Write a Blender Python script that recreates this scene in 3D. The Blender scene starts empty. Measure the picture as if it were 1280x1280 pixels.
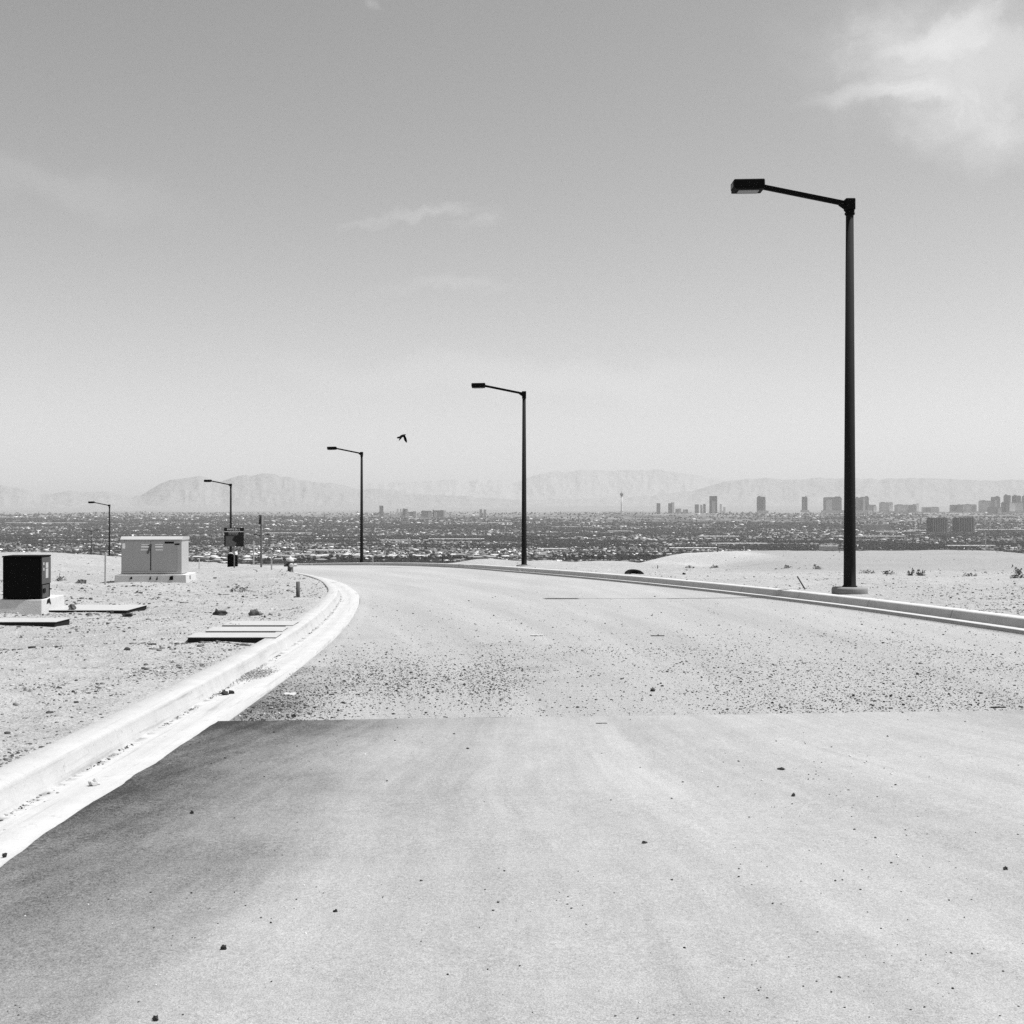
import bpy, bmesh, math, random
import numpy as np
from mathutils import Vector, Matrix, noise as mnoise
random.seed(7); RNG = np.random.default_rng(11)
C = bpy.context.scene.collection
SC = bpy.context.scene
R = math.radians
F = 1500.0            # focal length in photo pixels (photo is 1280 wide)
HOR = 636.0           # eye-level row of the photo

# ------------------------------------------------------------------ camera
cam_d = bpy.data.cameras.new('camera'); cam = bpy.data.objects.new('camera', cam_d); C.objects.link(cam)
cam_d.sensor_width = 36; cam_d.lens = 36 * F / 1280
cam_d.shift_y = -(640 - HOR) / 1280
cam_d.clip_start = 0.1; cam_d.clip_end = 120000
cam.location = (0, 0, 0); cam.rotation_euler = (R(90), 0, 0)
SC.camera = cam

# ------------------------------------------------------------------ light
SUN_VEC = Vector((4.3, 0.75, 9.4)).normalized()
sun_el = math.asin(SUN_VEC.z); sun_az = math.atan2(SUN_VEC.x, SUN_VEC.y)
sl = bpy.data.lights.new('sun', 'SUN'); so = bpy.data.objects.new('sun', sl); C.objects.link(so)
sl.energy = 4.4; sl.angle = R(0.5); sl.color = (1, 1, 1)
so.rotation_euler = (-SUN_VEC).to_track_quat('-Z', 'Y').to_euler()
SC.view_settings.view_transform = 'Standard'; SC.view_settings.look = 'None'
SC.view_settings.gamma = 1; SC.view_settings.use_curve_mapping = False
SC.view_settings.exposure = 0.55
try:
    SC.cycles.max_bounces = 5; SC.cycles.volume_bounces = 0
    SC.cycles.use_denoising = False
    SC.cycles.sample_clamp_indirect = 3; SC.cycles.sample_clamp_direct = 6
except Exception: pass

# ------------------------------------------------------------------ node helper
class NT:
    def __init__(s, tree): s.t = tree; s.n = tree.nodes; s.l = tree.links
    def node(s, typ, **kw):
        n = s.n.new(typ)
        for k, v in kw.items(): setattr(n, k, v)
        return n
    def put(s, sock, v):
        if isinstance(v, bpy.types.NodeSocket): s.l.new(v, sock)
        elif v is not None:
            if sock.type == 'RGBA' and isinstance(v, (int, float)): v = (v, v, v, 1)
            sock.default_value = v
    def m(s, op, a, b=None, c=None, clamp=False):
        n = s.node('ShaderNodeMath', operation=op, use_clamp=clamp)
        s.put(n.inputs[0], a)
        if b is not None: s.put(n.inputs[1], b)
        if c is not None: s.put(n.inputs[2], c)
        return n.outputs[0]
    def step(s, v, a, b, o0=0.0, o1=1.0):
        n = s.node('ShaderNodeMapRange', interpolation_type='SMOOTHSTEP')
        s.put(n.inputs[0], v); s.put(n.inputs[1], a); s.put(n.inputs[2], b); s.put(n.inputs[3], o0); s.put(n.inputs[4], o1)
        return n.outputs[0]
    def noise(s, vec, scale, detail=3, rough=.55, dist=0.0):
        n = s.node('ShaderNodeTexNoise'); s.put(n.inputs['Vector'], vec); s.put(n.inputs['Scale'], scale)
        s.put(n.inputs['Detail'], detail); s.put(n.inputs['Roughness'], rough); s.put(n.inputs['Distortion'], dist)
        return n.outputs[0]
    def mapv(s, vec, scale=(1, 1, 1), loc=(0, 0, 0), rot=(0, 0, 0)):
        n = s.node('ShaderNodeMapping'); s.put(n.inputs['Vector'], vec); s.put(n.inputs['Scale'], scale)
        s.put(n.inputs['Location'], loc); s.put(n.inputs['Rotation'], rot)
        return n.outputs[0]
    def mix(s, f, a, b):
        n = s.node('ShaderNodeMix', data_type='FLOAT'); s.put(n.inputs[0], f); s.put(n.inputs[2], a); s.put(n.inputs[3], b)
        return n.outputs[0]
    def comb(s, x, y, z):
        n = s.node('ShaderNodeCombineXYZ'); s.put(n.inputs[0], x); s.put(n.inputs[1], y); s.put(n.inputs[2], z); return n.outputs[0]
    def sep(s, v):
        n = s.node('ShaderNodeSeparateXYZ'); s.put(n.inputs[0], v); return n.outputs

def mat(name, tone=.3, rough=.9, metal=0.0, build=None, spec=.3):
    m = bpy.data.materials.new(name); m.use_nodes = True
    t = NT(m.node_tree); p = m.node_tree.nodes['Principled BSDF']
    p.inputs['Roughness'].default_value = rough; p.inputs['Metallic'].default_value = metal
    p.inputs['Specular IOR Level'].default_value = spec
    p.inputs['Base Color'].default_value = (tone, tone, tone, 1)
    co = t.node('ShaderNodeTexCoord').outputs['Object']
    if build:
        r = build(t, co)
        bump = None
        if isinstance(r, tuple): r, bump = r
        g = t.node('ShaderNodeCombineColor'); [t.put(g.inputs[i], r) for i in range(3)]
        t.put(p.inputs['Base Color'], g.outputs[0])
        if bump:
            b = t.node('ShaderNodeBump'); t.put(b.inputs['Height'], bump[0]); t.put(b.inputs['Distance'], bump[1]); t.put(b.inputs['Strength'], bump[2] if len(bump) > 2 else 1.0)
            t.put(p.inputs['Normal'], b.outputs[0])
    return m
def wornmat(name, tone, var=.12, scale=6, rough=.8, metal=0, bump=0.0, spec=.3):
    def b(t, co):
        n = t.noise(co, scale, 4, .6); n2 = t.noise(co, scale * 9, 3, .6)
        v = t.m('MULTIPLY', t.m('ADD', t.m('MULTIPLY', n, 1.2), t.m('MULTIPLY', n2, .8)), 1.0)
        o = t.m('MULTIPLY', t.m('ADD', 1 - var, t.m('MULTIPLY', v, var)), tone)
        return (o, (n2, bump)) if bump else o
    return mat(name, tone, rough, metal, b, spec)

# ------------------------------------------------------------------ world
def dirpix(px, py):
    u = (px - 640) / F; v = (HOR - py) / F
    az = math.atan(u); el = math.atan(v * math.cos(az)); return az * 1000, el * 1000
w = bpy.data.worlds.new('World'); SC.world = w; w.use_nodes = True
t = NT(w.node_tree); bg = w.node_tree.nodes['Background']
sky = t.node('ShaderNodeTexSky', sky_type='NISHITA'); sky.sun_disc = False
sky.sun_elevation = sun_el; sky.sun_rotation = sun_az; sky.altitude = 900; sky.air_density = 1.0; sky.dust_density = 2.2; sky.ozone_density = 1
sc_ = t.node('ShaderNodeSeparateColor'); t.put(sc_.inputs[0], sky.outputs[0])
# black-and-white film behind a yellow-orange filter: weight red and green
lum = t.m('ADD', t.m('MULTIPLY', sc_.outputs[0], .62), t.m('ADD', t.m('MULTIPLY', sc_.outputs[1], .33), t.m('MULTIPLY', sc_.outputs[2], .05)))
g = t.node('ShaderNodeTexCoord').outputs['Generated']
x, y, z = t.sep(g)
az = t.m('MULTIPLY', t.m('ARCTAN2', x, y), 1000); el = t.m('MULTIPLY', t.m('ARCSINE', z), 1000)
uv0 = t.comb(az, el, 0)
w1 = t.m('MULTIPLY', t.m('SUBTRACT', t.noise(uv0, .012, 6, .6), .5), 85); w2 = t.m('MULTIPLY', t.m('SUBTRACT', t.noise(t.mapv(uv0, loc=(300, 900, 0)), .014, 6, .6), .5), 60)
uv = t.comb(t.m('ADD', az, w1), t.m('ADD', el, w2), 0)
def cloud(px, py, rx, ry, rot, nscale, stretch, lo, hi, amt, seed):
    a0, e0 = dirpix(px, py); s_ = 1000 / F
    v = t.mapv(uv, loc=(-a0, -e0, 0)); n = t.node('ShaderNodeVectorRotate', rotation_type='Z_AXIS'); t.put(n.inputs['Vector'], v); t.put(n.inputs['Angle'], R(rot))
    q = t.mapv(n.outputs[0], scale=(1 / (rx * s_), 1 / (ry * s_), 0))
    ln = t.node('ShaderNodeVectorMath', operation='LENGTH'); t.put(ln.inputs[0], q)
    ell = t.m('SUBTRACT', 1, ln.outputs['Value'], clamp=True)
    nv = t.mapv(n.outputs[0], scale=(1 / stretch, 1, 0), loc=(seed, seed * 2, 0))
    ns = t.noise(nv, nscale, 8, .62, 1.3)
    dens = t.m('ADD', t.m('MULTIPLY', ell, .75), t.m('MULTIPLY', ns, .8))
    return t.m('MULTIPLY', t.m('MULTIPLY', t.step(dens, lo, hi), t.step(ell, 0, .35)), amt)
cl = cloud(1235, 74, 215, 112, 14, .013, 1.3, .50, 1.02, .56, 3)
for a in [(1100, 116, 170, 24, 2, .02, 3, .55, 1.05, .34, 8), (1240, 165, 210, 70, 10, .012, 1.8, .58, 1.10, .34, 21), (1195, 42, 80, 36, -12, .02, 1.3, .5, 1.0, .30, 5), (1130, 80, 300, 170, 8, .007, 1.4, .6, 1.2, .22, 33),
          (535, 268, 115, 18, -7, .02, 4, .62, 1.1, .25, 13), (460, 281, 100, 12, -10, .02, 5, .62, 1.1, .12, 14), (600, 275, 60, 22, -20, .03, 2, .7, 1.2, .2, 44), (560, 360, 170, 16, 0, .015, 5, .62, 1.1, .13, 15),
          (60, 225, 330, 50, 5, .010, 4, .6, 1.15, .12, 16), (455, 8, 26, 14, 45, .05, 1.5, .6, 1.05, .2, 17), (640, 470, 600, 50, 1, .006, 6, .6, 1.1, .12, 25)]:
    cl = t.m('ADD', cl, cloud(*a))
SKYGAIN = 1.23
base = t.m('SUBTRACT', t.m('MULTIPLY', lum, SKYGAIN), .16)
# thin cloud brightens the sky behind it
out = t.m('ADD', base, t.m('MULTIPLY', cl, 2.7))
cc = t.node('ShaderNodeCombineColor'); [t.put(cc.inputs[i], out) for i in range(3)]
t.put(bg.inputs[0], cc.outputs[0]); bg.inputs[1].default_value = 0.1

# ------------------------------------------------------------------ terrain
def sm(v, a, b):
    k = np.clip((np.asarray(v, float) - a) / (b - a), 0, 1); return k * k * (3 - 2 * k)
TY = np.array([165, 230, 300, 500, 1000, 1800, 3000, 5000, 8000, 12000, 16000, 22000, 28000, 34000, 46000.])
TZ = np.array([-9.26, -13, -17.5, -32, -75, -112, -138, -172, -180, -138, -88, -20, 48, 118, 270.])
def zrow(y):
    y = np.asarray(y, float)
    yy = np.maximum(y, 0)
    n = -1.6 - .00766 * yy - .000235 * yy * yy
    return np.where(y < 165, n, np.interp(y, TY, TZ))
LY = np.array([-40, 0, 9.3, 12.9, 17.1, 21.1, 26.1, 28.4, 33.5, 38.1, 45, 55, 70, 85, 100, 125, 170.])
LX = np.array([-2.45, -2.42, -2.34, -2.38, -2.52, -2.8, -3.3, -3.62, -4.6, -5.75, -8, -12, -20, -30, -42, -64, -108.])
RY = np.array([-40, 0, 10, 18, 24, 30, 36, 42, 50, 60, 70, 80, 96, 125, 170.])
RX = np.array([9.2, 9.1, 8.6, 7.6, 6.55, 5.15, 3.6, 1.95, -.25, -2.6, -5.6, -9.3, -17, -34, -66.])
def smooth_curve(Y, X):
    g = np.arange(Y[0], Y[-1], .5); v = np.interp(g, Y, X)
    k = np.hanning(13); k /= k.sum(); vp = np.pad(v, 6, mode='reflect', reflect_type='odd'); return g, np.convolve(vp, k, 'valid')
LG, LV = smooth_curve(LY, LX); RG, RV = smooth_curve(RY, RX)
xl = lambda y: np.interp(y, LG, LV)
xr = lambda y: np.interp(y, RG, RV)
def vnoise(x, y, s, seed=0):
    """cheap smooth value noise"""
    x = np.asarray(x, float) / s + seed * 17.3; y = np.asarray(y, float) / s + seed * 9.1
    xi = np.floor(x); yi = np.floor(y); fx = x - xi; fy = y - yi
    fx = fx * fx * (3 - 2 * fx); fy = fy * fy * (3 - 2 * fy)
    def h(a, b):
        v = np.sin(a * 127.1 + b * 311.7 + seed * 74.7) * 43758.5453; return v - np.floor(v)
    return (h(xi, yi) * (1 - fx) + h(xi + 1, yi) * fx) * (1 - fy) + (h(xi, yi + 1) * (1 - fx) + h(xi + 1, yi + 1) * fx) * fy
def fbm(x, y, s, o=4, seed=0):
    r = 0; a = .5; tot = 0
    for k in range(o): r = r + a * vnoise(x, y, s / 2 ** k, seed + k); tot += a; a *= .5
    return r / tot
def G(x, y):
    x = np.asarray(x, float); y = np.asarray(y, float)
    z = zrow(y)
    near = 1 - sm(y, 150, 260)
    L = xl(y) - x; Rr = x - xr(y)                # metres outside each lip
    side = np.maximum(L, Rr)
    road = (side < .60)
    # left rise, right graded pad, small dirt heaps
    z = z + .78 * sm(-x, 13.0, 23) * np.exp(-((y - 54) / 13.) ** 2) * sm(L, 1, 6)
    z = z - .10 * sm(-x, 8, 12) * np.exp(-((y - 50) / 14.) ** 2) * sm(L, 1, 3)
    pad = sm(y, 47, 72) * (1 - sm(y, 92, 130)) * sm(x, 9.6, 13.2) * (1 - .95 * sm(x, 26, 37))
    z = z + .84 * pad
    for (hx, hy, hh, rx, ry) in [(-1.5, 74, .36, 2.0, 4), (1.9, 70, .22, 1.6, 4), (5.5, 72, .25, 2.5, 5), (7.2, 60, .16, 2, 4), (-7, 33, .12, 1.5, 2), (-12, 30, .22, 2.5, 1.6), (-10.2, 25.5, .12, 1.2, 1.0), (-6.6, 25.8, .1, .9, .7), (-3.9, 15.0, .1, .7, .25), (-9, 18.6, .1, 1.0, .4)]:
        z = z + hh * np.exp(-((x - hx) / rx) ** 2 - ((y - hy) / ry) ** 2) * sm(side, .3, 1.2)
    out = sm(side, .7, 1.6) * near * sm(y, -20, 3)
    churn = np.exp(-((x + 11) / 4.5) ** 2 - ((y - 27) / 4.5) ** 2) + .6 * np.exp(-((x + 5.5) / 2.5) ** 2 - ((y - 15) / 2) ** 2)
    z = z + out * ((fbm(x, y, 3.0, 5, 2) - .5) * .18 + (fbm(x, y, .9, 3, 5) - .5) * (.10 + .30 * churn))
    z = z + near * np.where(side > .60, .085, 0) * np.where(L > 0, 1 - sm(L, 1.8, 4.0) * (1 - sm(y, 30, 40)), 1 - sm(Rr, .75, 1.5))
    z = z + .17 * sm(L, .72, 1.3) * (1 - sm(L, 3, 6)) * sm(y, 35.5, 39.5) * (1 - sm(y, 62, 80))
    z = np.where(road & (y < 165), z - .16, z)
    # hollow where the buried slabs are
    for (hx, hy, rx, ry) in [(-3.7, 15.1, .75, .22), (-3.7, 16.05, .7, .15), (-3.7, 17.0, .7, .15), (-8.8, 18.5, 1.6, .25)]:
        z = z - (.03 if hx < -8 else .09) * np.exp(-((x - hx) / rx) ** 4 - ((y - hy) / ry) ** 2)
    far = sm(y, 300, 900)
    z = z + far * (fbm(x, y, 900, 4, 9) - .5) * 9
    return z
def Gs(x, y): return float(G(x, y))
def yrow(py):                                     # photo row -> distance on the open near ground
    s_ = (py - HOR) / F - .00766
    d = s_ * s_ - 4 * .000235 * 1.6
    return (s_ - np.sqrt(np.maximum(d, 0))) / (2 * .000235)
def wx(px, d): return (px - 640) / F * d
def wz(py, d): return (HOR - py) / F * d

def new_mesh(name, v, f, m=None, parent=None, smooth=False, uv=None, tone=None):
    me = bpy.data.meshes.new(name)
    v = np.asarray(v, np.float32); f = np.asarray(f, np.int32)
    k = f.shape[1]
    me.vertices.add(len(v)); me.vertices.foreach_set('co', v.ravel())
    me.loops.add(f.size); me.loops.foreach_set('vertex_index', f.ravel())
    me.polygons.add(len(f)); me.polygons.foreach_set('loop_start', np.arange(0, f.size, k, dtype=np.int32))
    try: me.polygons.foreach_set('loop_total', np.full(len(f), k, np.int32))
    except Exception: pass
    if smooth: me.polygons.foreach_set('use_smooth', np.ones(len(f), bool))
    me.update(calc_edges=True)
    if uv is not None:
        l = me.uv_layers.new(name='UVMap'); l.data.foreach_set('uv', np.asarray(uv, np.float32)[f.ravel()].ravel())
    if tone is not None:
        a = me.attributes.new('tone', 'FLOAT', 'POINT'); a.data.foreach_set('value', np.asarray(tone, np.float32))
    if m: me.materials.append(m)
    o = bpy.data.objects.new(name, me); C.objects.link(o)
    if parent: o.parent = parent
    return o
def grid_faces(nr, nc):
    i = np.arange(nr - 1)[:, None] * nc + np.arange(nc - 1)[None]; i = i.ravel()
    return np.stack([i, i + 1, i + nc + 1, i + nc], 1)
def tag(o, label=None, cat=None, group=None, kind=None):
    if label: o['label'] = label
    if cat: o['category'] = cat
    if group: o['group'] = group
    if kind: o['kind'] = kind
    return o

def dirt_build(t, co):
    x, y, z = t.sep(co)
    n1 = t.noise(co, .35, 4, .6); n2 = t.noise(co, 3.5, 5, .65); n3 = t.noise(co, 28, 3, .7); n4 = t.noise(co, 120, 2, .6)
    v = t.m('ADD', .335, t.m('MULTIPLY', t.m('SUBTRACT', n1, .5), .12))
    v = t.m('ADD', v, t.m('MULTIPLY', t.m('SUBTRACT', n2, .5), .22))
    v = t.m('ADD', v, t.m('MULTIPLY', t.m('SUBTRACT', n3, .5), .26))
    v = t.m('ADD', v, t.m('MULTIPLY', t.m('SUBTRACT', n4, .5), .18))
    vo = t.node('ShaderNodeTexVoronoi'); t.put(vo.inputs['Vector'], co); t.put(vo.inputs['Scale'], 9.0)
    spk = t.m('MULTIPLY', t.step(vo.outputs['Distance'], .16, .05), t.step(n2, .48, .62))
    v = t.m('SUBTRACT', v, t.m('MULTIPLY', spk, .2))
    padm = t.m('MULTIPLY', t.m('MULTIPLY', t.step(t.m('ADD', y, t.m('MULTIPLY', n1, 6)), 48, 53), t.step(x, 7.5, 11)), t.step(y, 160, 120))
    v = t.mix(t.m('MULTIPLY', padm, .75), v, t.m('ADD', .27, t.m('MULTIPLY', t.m('SUBTRACT', t.noise(t.mapv(co, scale=(.08, .5, 1)), 1, 4, .6), .5), .10)))
    bank = t.m('MULTIPLY', t.m('MULTIPLY', t.step(y, 56, 66), t.step(y, 120, 100)), t.m('MULTIPLY', t.step(x, 8.2, 9.6), t.step(x, 14.2, 12.6)))
    v = t.m('ADD', v, t.m('MULTIPLY', bank, .13))  # sunlit look of the pad's left bank painted into the dirt colour
    # valley floor far below: lots, streets and bare desert
    far = t.step(y, 700, 1600)
    f1 = t.noise(t.mapv(co, scale=(.0009, .0004, 0)), 1, 5, .6); f2 = t.noise(t.mapv(co, scale=(.006, .0022, 0)), 1, 4, .65)
    fv = t.m('ADD', .05, t.m('MULTIPLY', t.step(t.m('ADD', t.m('MULTIPLY', f1, .5), t.m('MULTIPLY', f2, .5)), .46, .66), .20))
    edge = t.step(t.m('ADD', y, t.m('MULTIPLY', t.m('SUBTRACT', f1, .5), 9000)), 12500, 22000)
    fv = t.mix(edge, fv, .23)
    v = t.m('MAXIMUM', v, .06)
    h = t.m('ADD', t.m('MULTIPLY', n2, .09), t.m('MULTIPLY', n3, .02))
    return t.mix(far, v, fv), (h, 1.0, 1.0)
M_DIRT = mat('desert_dirt', .3, 1, 0, dirt_build, 0.1)
def axis(parts):
    r = []
    for a, b, s in parts: r += list(np.arange(a, b, s))
    return np.array(r)
def geo(a, b, n): return list(np.geomspace(a, b, n))
xa = axis([(-30, -14, .4), (-14, 12, .22), (12, 40, .45)]); xs = np.array([-v for v in geo(30.8, 29500, 70)][::-1] + list(xa) + geo(40.5, 29500, 70))
ya = axis([(3, 36, .22), (36, 62, .4), (62, 110, .9)]); ys = np.array([-1500, -500, -150, -50, -20, -8, 0] + list(ya) + geo(111, 45000, 150))
X, Y = np.meshgrid(xs, ys)
ground = new_mesh('ground', np.stack([X, Y, G(X, Y)], -1).reshape(-1, 3), grid_faces(len(ys), len(xs)), M_DIRT, smooth=True)
tag(ground, kind='structure')

# ------------------------------------------------------------------ road
NEAR0, NEAR1 = 9.45, 10.0
def jointy(x): return 9.55 + .085 * (x + 2.4) + .10 * (fbm(x, x * 0, .8, 5, 14) - .5)
def road_sheet(name, y_of, nx, m, lift, lofs, rofs, skirt=.12, rag=0.0):
    s = np.linspace(0, 1, nx); rows = len(y_of)
    P = np.zeros((rows, nx, 3))
    for i, yb in enumerate(y_of):
        a = xl(yb) + lofs; b = xr(yb) + rofs
        if rag: a = a + rag * (2 * float(fbm(yb, 3.3, .7, 5, 4)) - 1) - .006
        x = a + (b - a) * s
        yy = np.full(nx, float(yb))
        if name == 'road': yy = np.maximum(yy, jointy(x) - .05)
        else: yy = np.minimum(yy, jointy(x))
        P[i, :, 0] = x; P[i, :, 1] = yy; P[i, :, 2] = zrow(yy) + lift
    v = P.reshape(-1, 3); f = grid_faces(rows, nx)
    # rim skirt gives the sheet its thickness
    rim = [(i, 0) for i in range(rows)] + [(rows - 1, j) for j in range(1, nx)] + [(i, nx - 1) for i in range(rows - 2, -1, -1)] + [(0, j) for j in range(nx - 2, 0, -1)]
    idx = np.array([i * nx + j for i, j in rim]); low = v[idx] - [0, 0, skirt]
    n0 = len(v); k = np.arange(len(idx)); k2 = (k + 1) % len(idx)
    f2 = np.stack([idx[k], n0 + k, n0 + k2, idx[k2]], 1)
    o = new_mesh(name, np.vstack([v, low]), np.vstack([f, f2]), m, smooth=False)
    return o
def base_course(t, co):
    x, y, z = t.sep(co)
    n1 = t.noise(co, .5, 4, .6); wp = t.m('MULTIPLY', t.m('ADD', x, t.m('MULTIPLY', t.m('POWER', t.m('DIVIDE', y, 30), 2), 5)), t.m('POWER', 2.71828, t.m('MULTIPLY', t.m('SUBTRACT', y, 10.0), -.03))); st = t.noise(t.comb(wp, t.m('MULTIPLY', y, .05), 0), 1.5, 5, .65, .2)
    n3 = t.noise(co, 22, 3, .7); n4 = t.noise(co, 90, 3, .75)
    v = t.m('ADD', .335, t.m('MULTIPLY', t.m('SUBTRACT', st, .5), .20))
    patch = t.m('MULTIPLY', t.m('MULTIPLY', t.step(n1, .5, .68), t.step(y, 19, 14)), t.step(x, 1.5, -.5))
    v = t.m('SUBTRACT', v, t.m('MULTIPLY', patch, .10))
    # dark loose chippings swept against the lip by the joint
    lip = t.m('MULTIPLY', t.step(x, -1.5, -2.3), t.step(y, 14, 11))
    v = t.m('SUBTRACT', v, t.m('MULTIPLY', lip, .12))
    v = t.m('ADD', v, t.m('MULTIPLY', t.m('SUBTRACT', n3, .5), .14))
    amt = t.step(y, 26, 11, .16, .55)
    v = t.m('ADD', v, t.m('MULTIPLY', t.m('SUBTRACT', n4, .5), amt))
    return t.m('MAXIMUM', v, .04), (t.m('ADD', n3, n4), .012, 1.0)
M_BASE = mat('dusty_base_course', .3, 1, 0, base_course, .1)
def asphalt(t, co):
    x, y, z = t.sep(co)
    warp = t.m('MULTIPLY', t.m('ADD', x, t.m('MULTIPLY', t.m('SUBTRACT', t.noise(co, .25, 2, .5), .5), .8)), t.m('POWER', 2.71828, t.m('MULTIPLY', t.m('SUBTRACT', y, 6.0), .16)))
    sv = t.comb(warp, t.m('MULTIPLY', y, .10), 0)
    st = t.noise(sv, 1.0, 4, .6, .3); st2 = t.noise(t.comb(warp, t.m('MULTIPLY', y, .05), 3.0), 6, 4, .7, .1)
    n1 = t.noise(co, .8, 5, .6); n2 = t.noise(co, 5, 5, .65); g1 = t.noise(co, 42, 3, .85); g2 = t.noise(co, 130, 2, .85)
    sc = t.noise(t.mapv(co, scale=(9, 1.6, 0), rot=(0, 0, R(28))), 1, 5, .7, .6)
    dust = t.m('ADD', t.m('MULTIPLY', t.m('SUBTRACT', st, .5), .25), t.m('MULTIPLY', t.m('SUBTRACT', st2, .5), .09))
    dust = t.m('ADD', dust, t.m('MULTIPLY', t.m('SUBTRACT', n1, .5), .06))
    dust = t.m('ADD', dust, t.m('MULTIPLY', t.m('SUBTRACT', n2, .5), .08))
    dust = t.m('ADD', dust, t.m('MULTIPLY', t.m('SUBTRACT', sc, .5), .07))
    # freshly rolled, dust-free strip beside the gutter and along the joint
    wob = t.m('MULTIPLY', t.m('SUBTRACT', n1, .5), 1.3)
    e1 = t.m('MULTIPLY', t.step(t.m('ADD', x, wob), -2.35, -.55, 1, 0), t.step(y, 3.4, 6.2, .45, 1.0))
    e1b = t.step(t.m('ADD', x, t.m('MULTIPLY', wob, .6)), -2.2, 1.0, 1, 0)
    e2 = t.m('MULTIPLY', t.step(t.m('ADD', y, t.m('MULTIPLY', wob, .5)), 8.6, 9.6), t.step(x, -2.0, .6, 1, 0))
    e3 = t.m('MULTIPLY', t.step(y, 7.6, 9.8), t.step(x, 3.0, 5.0))
    e3 = t.m('MULTIPLY', e3, t.step(st, .38, .6))
    dark = t.m('ADD', t.m('ADD', t.m('MULTIPLY', e1, .165), t.m('MULTIPLY', e1b, .075)), t.m('ADD', t.m('MULTIPLY', e2, .07), t.m('MULTIPLY', e3, .14)))
    v = t.m('SUBTRACT', t.m('ADD', .315, dust), dark)
    v = t.m('ADD', v, t.m('MULTIPLY', t.m('SUBTRACT', g1, .5), .24))
    v = t.m('ADD', v, t.m('MULTIPLY', t.m('SUBTRACT', g2, .5), .42))
    return t.m('MAXIMUM', v, .03), (t.m('ADD', g1, g2), .004, 1.0)
M_ASPH = mat('dust_covered_asphalt', .3, .95, 0, asphalt, .15)
yr = np.concatenate([np.arange(8.6, 30, .3), np.arange(30, 60, .6), np.arange(60, 168, 1.5)])
road = road_sheet('road', yr, 40, M_BASE, -.055, .01, -.01); tag(road, kind='structure')
nr = road_sheet('road_asphalt', np.concatenate([np.arange(-30, 3, .5), np.arange(3, 10.2, .04)]), 60, M_ASPH, .004, .0, .0, rag=.05); nr.name = 'road_top_layer'; tag(nr, kind='structure')

# kerb and gutter
def concrete(t, co, joints=1.3, base=.47):
    u = t.node('ShaderNodeUVMap').outputs[0]; a, b, c_ = t.sep(u)
    n = t.noise(co, 2.5, 5, .65); n2 = t.noise(co, 45, 3, .7)
    sv = t.noise(t.comb(t.m('MULTIPLY', a, 7), t.m('MULTIPLY', b, 1.2), 0), 1, 4, .6)
    v = t.m('ADD', base, t.m('MULTIPLY', t.m('SUBTRACT', n, .5), .16))
    ch = t.noise(co, 14, 4, .75); v = t.m('SUBTRACT', v, t.m('MULTIPLY', t.step(ch, .60, .72), .13))
    st0 = t.noise(t.comb(t.m('MULTIPLY', a, .5), t.m('MULTIPLY', b, 14), 0), 1, 4, .7); v = t.m('SUBTRACT', v, t.m('MULTIPLY', t.step(st0, .52, .75), .12))
    v = t.m('ADD', v, t.m('MULTIPLY', t.m('SUBTRACT', n2, .5), .10))
    face = t.m('MULTIPLY', t.step(b, .40, .44), t.step(b, .60, .56))
    v = t.m('SUBTRACT', v, t.m('MULTIPLY', face, t.m('MULTIPLY', sv, .06)))
    fr = t.m('FRACT', t.m('DIVIDE', a, 3.05)); j = t.m('MINIMUM', t.step(fr, .003, .0045, 1, 0), 1.0)
    v = t.m('SUBTRACT', v, t.m('MULTIPLY', j, .32 * joints))
    # dirt line in the gutter flow line
    fl = t.m('MULTIPLY', t.m('MULTIPLY', t.step(b, .35, .415), t.step(b, .44, .425)), t.step(t.noise(t.comb(t.m('MULTIPLY', a, 5), 0, 0), 1, 3, .7), .45, .6))
    v = t.m('SUBTRACT', v, t.m('MULTIPLY', fl, .2))
    return t.m('MAXIMUM', v, .05), (n2, .003, 1.0)
M_CONC = mat('pale_concrete', .5, .9, 0, concrete, .2)
M_CONCL = mat('chalky_concrete', .5, .9, 0, lambda t, co: concrete(t, co, .12, .405), .2)
def kerb(cx, sgn, y0, y1, label):
    prof = [(0, -.20), (.0, 0), (.20, -.014), (.42, -.028), (.435, -.02), (.475, .095), (.483, .110), (.500, .119), (.69, .124), (.70, .115), (.70, -.25)]
    ysg = np.concatenate([np.arange(y0, 30, .4), np.arange(30, y1, .8)])
    xsg = cx(ysg); dx = np.gradient(xsg, ysg); nl = np.sqrt(1 + dx * dx)
    nx, ny = sgn / nl, -sgn * dx / nl
    arc = np.concatenate([[0], np.cumsum(np.hypot(np.diff(xsg), np.diff(ysg)))])
    cum = np.concatenate([[0], np.cumsum([math.hypot(prof[i + 1][0] - prof[i][0], prof[i + 1][1] - prof[i][1]) for i in range(len(prof) - 1)])]) - .20
    P = np.zeros((len(ysg), len(prof), 3)); U = np.zeros((len(ysg), len(prof), 2))
    wv = (fbm(ysg, ysg * 0, 2.0, 3, 6) - .5) * .012
    for k, (u, h) in enumerate(prof):
        P[:, k, 0] = xsg + nx * u; P[:, k, 1] = ysg + ny * u; P[:, k, 2] = zrow(ysg) + h + wv * (h > .05)
        U[:, k, 0] = arc; U[:, k, 1] = cum[k]
    f = grid_faces(len(ysg), len(prof))
    if sgn < 0: f = f[:, ::-1]
    return tag(new_mesh('kerb', P.reshape(-1, 3), f, M_CONCL if sgn < 0 else M_CONC, uv=U.reshape(-1, 2)), kind='structure')
kerb(xl, -1, -25, 165, 'left'); kerb(xr, 1, -25, 165, 'right')

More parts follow.
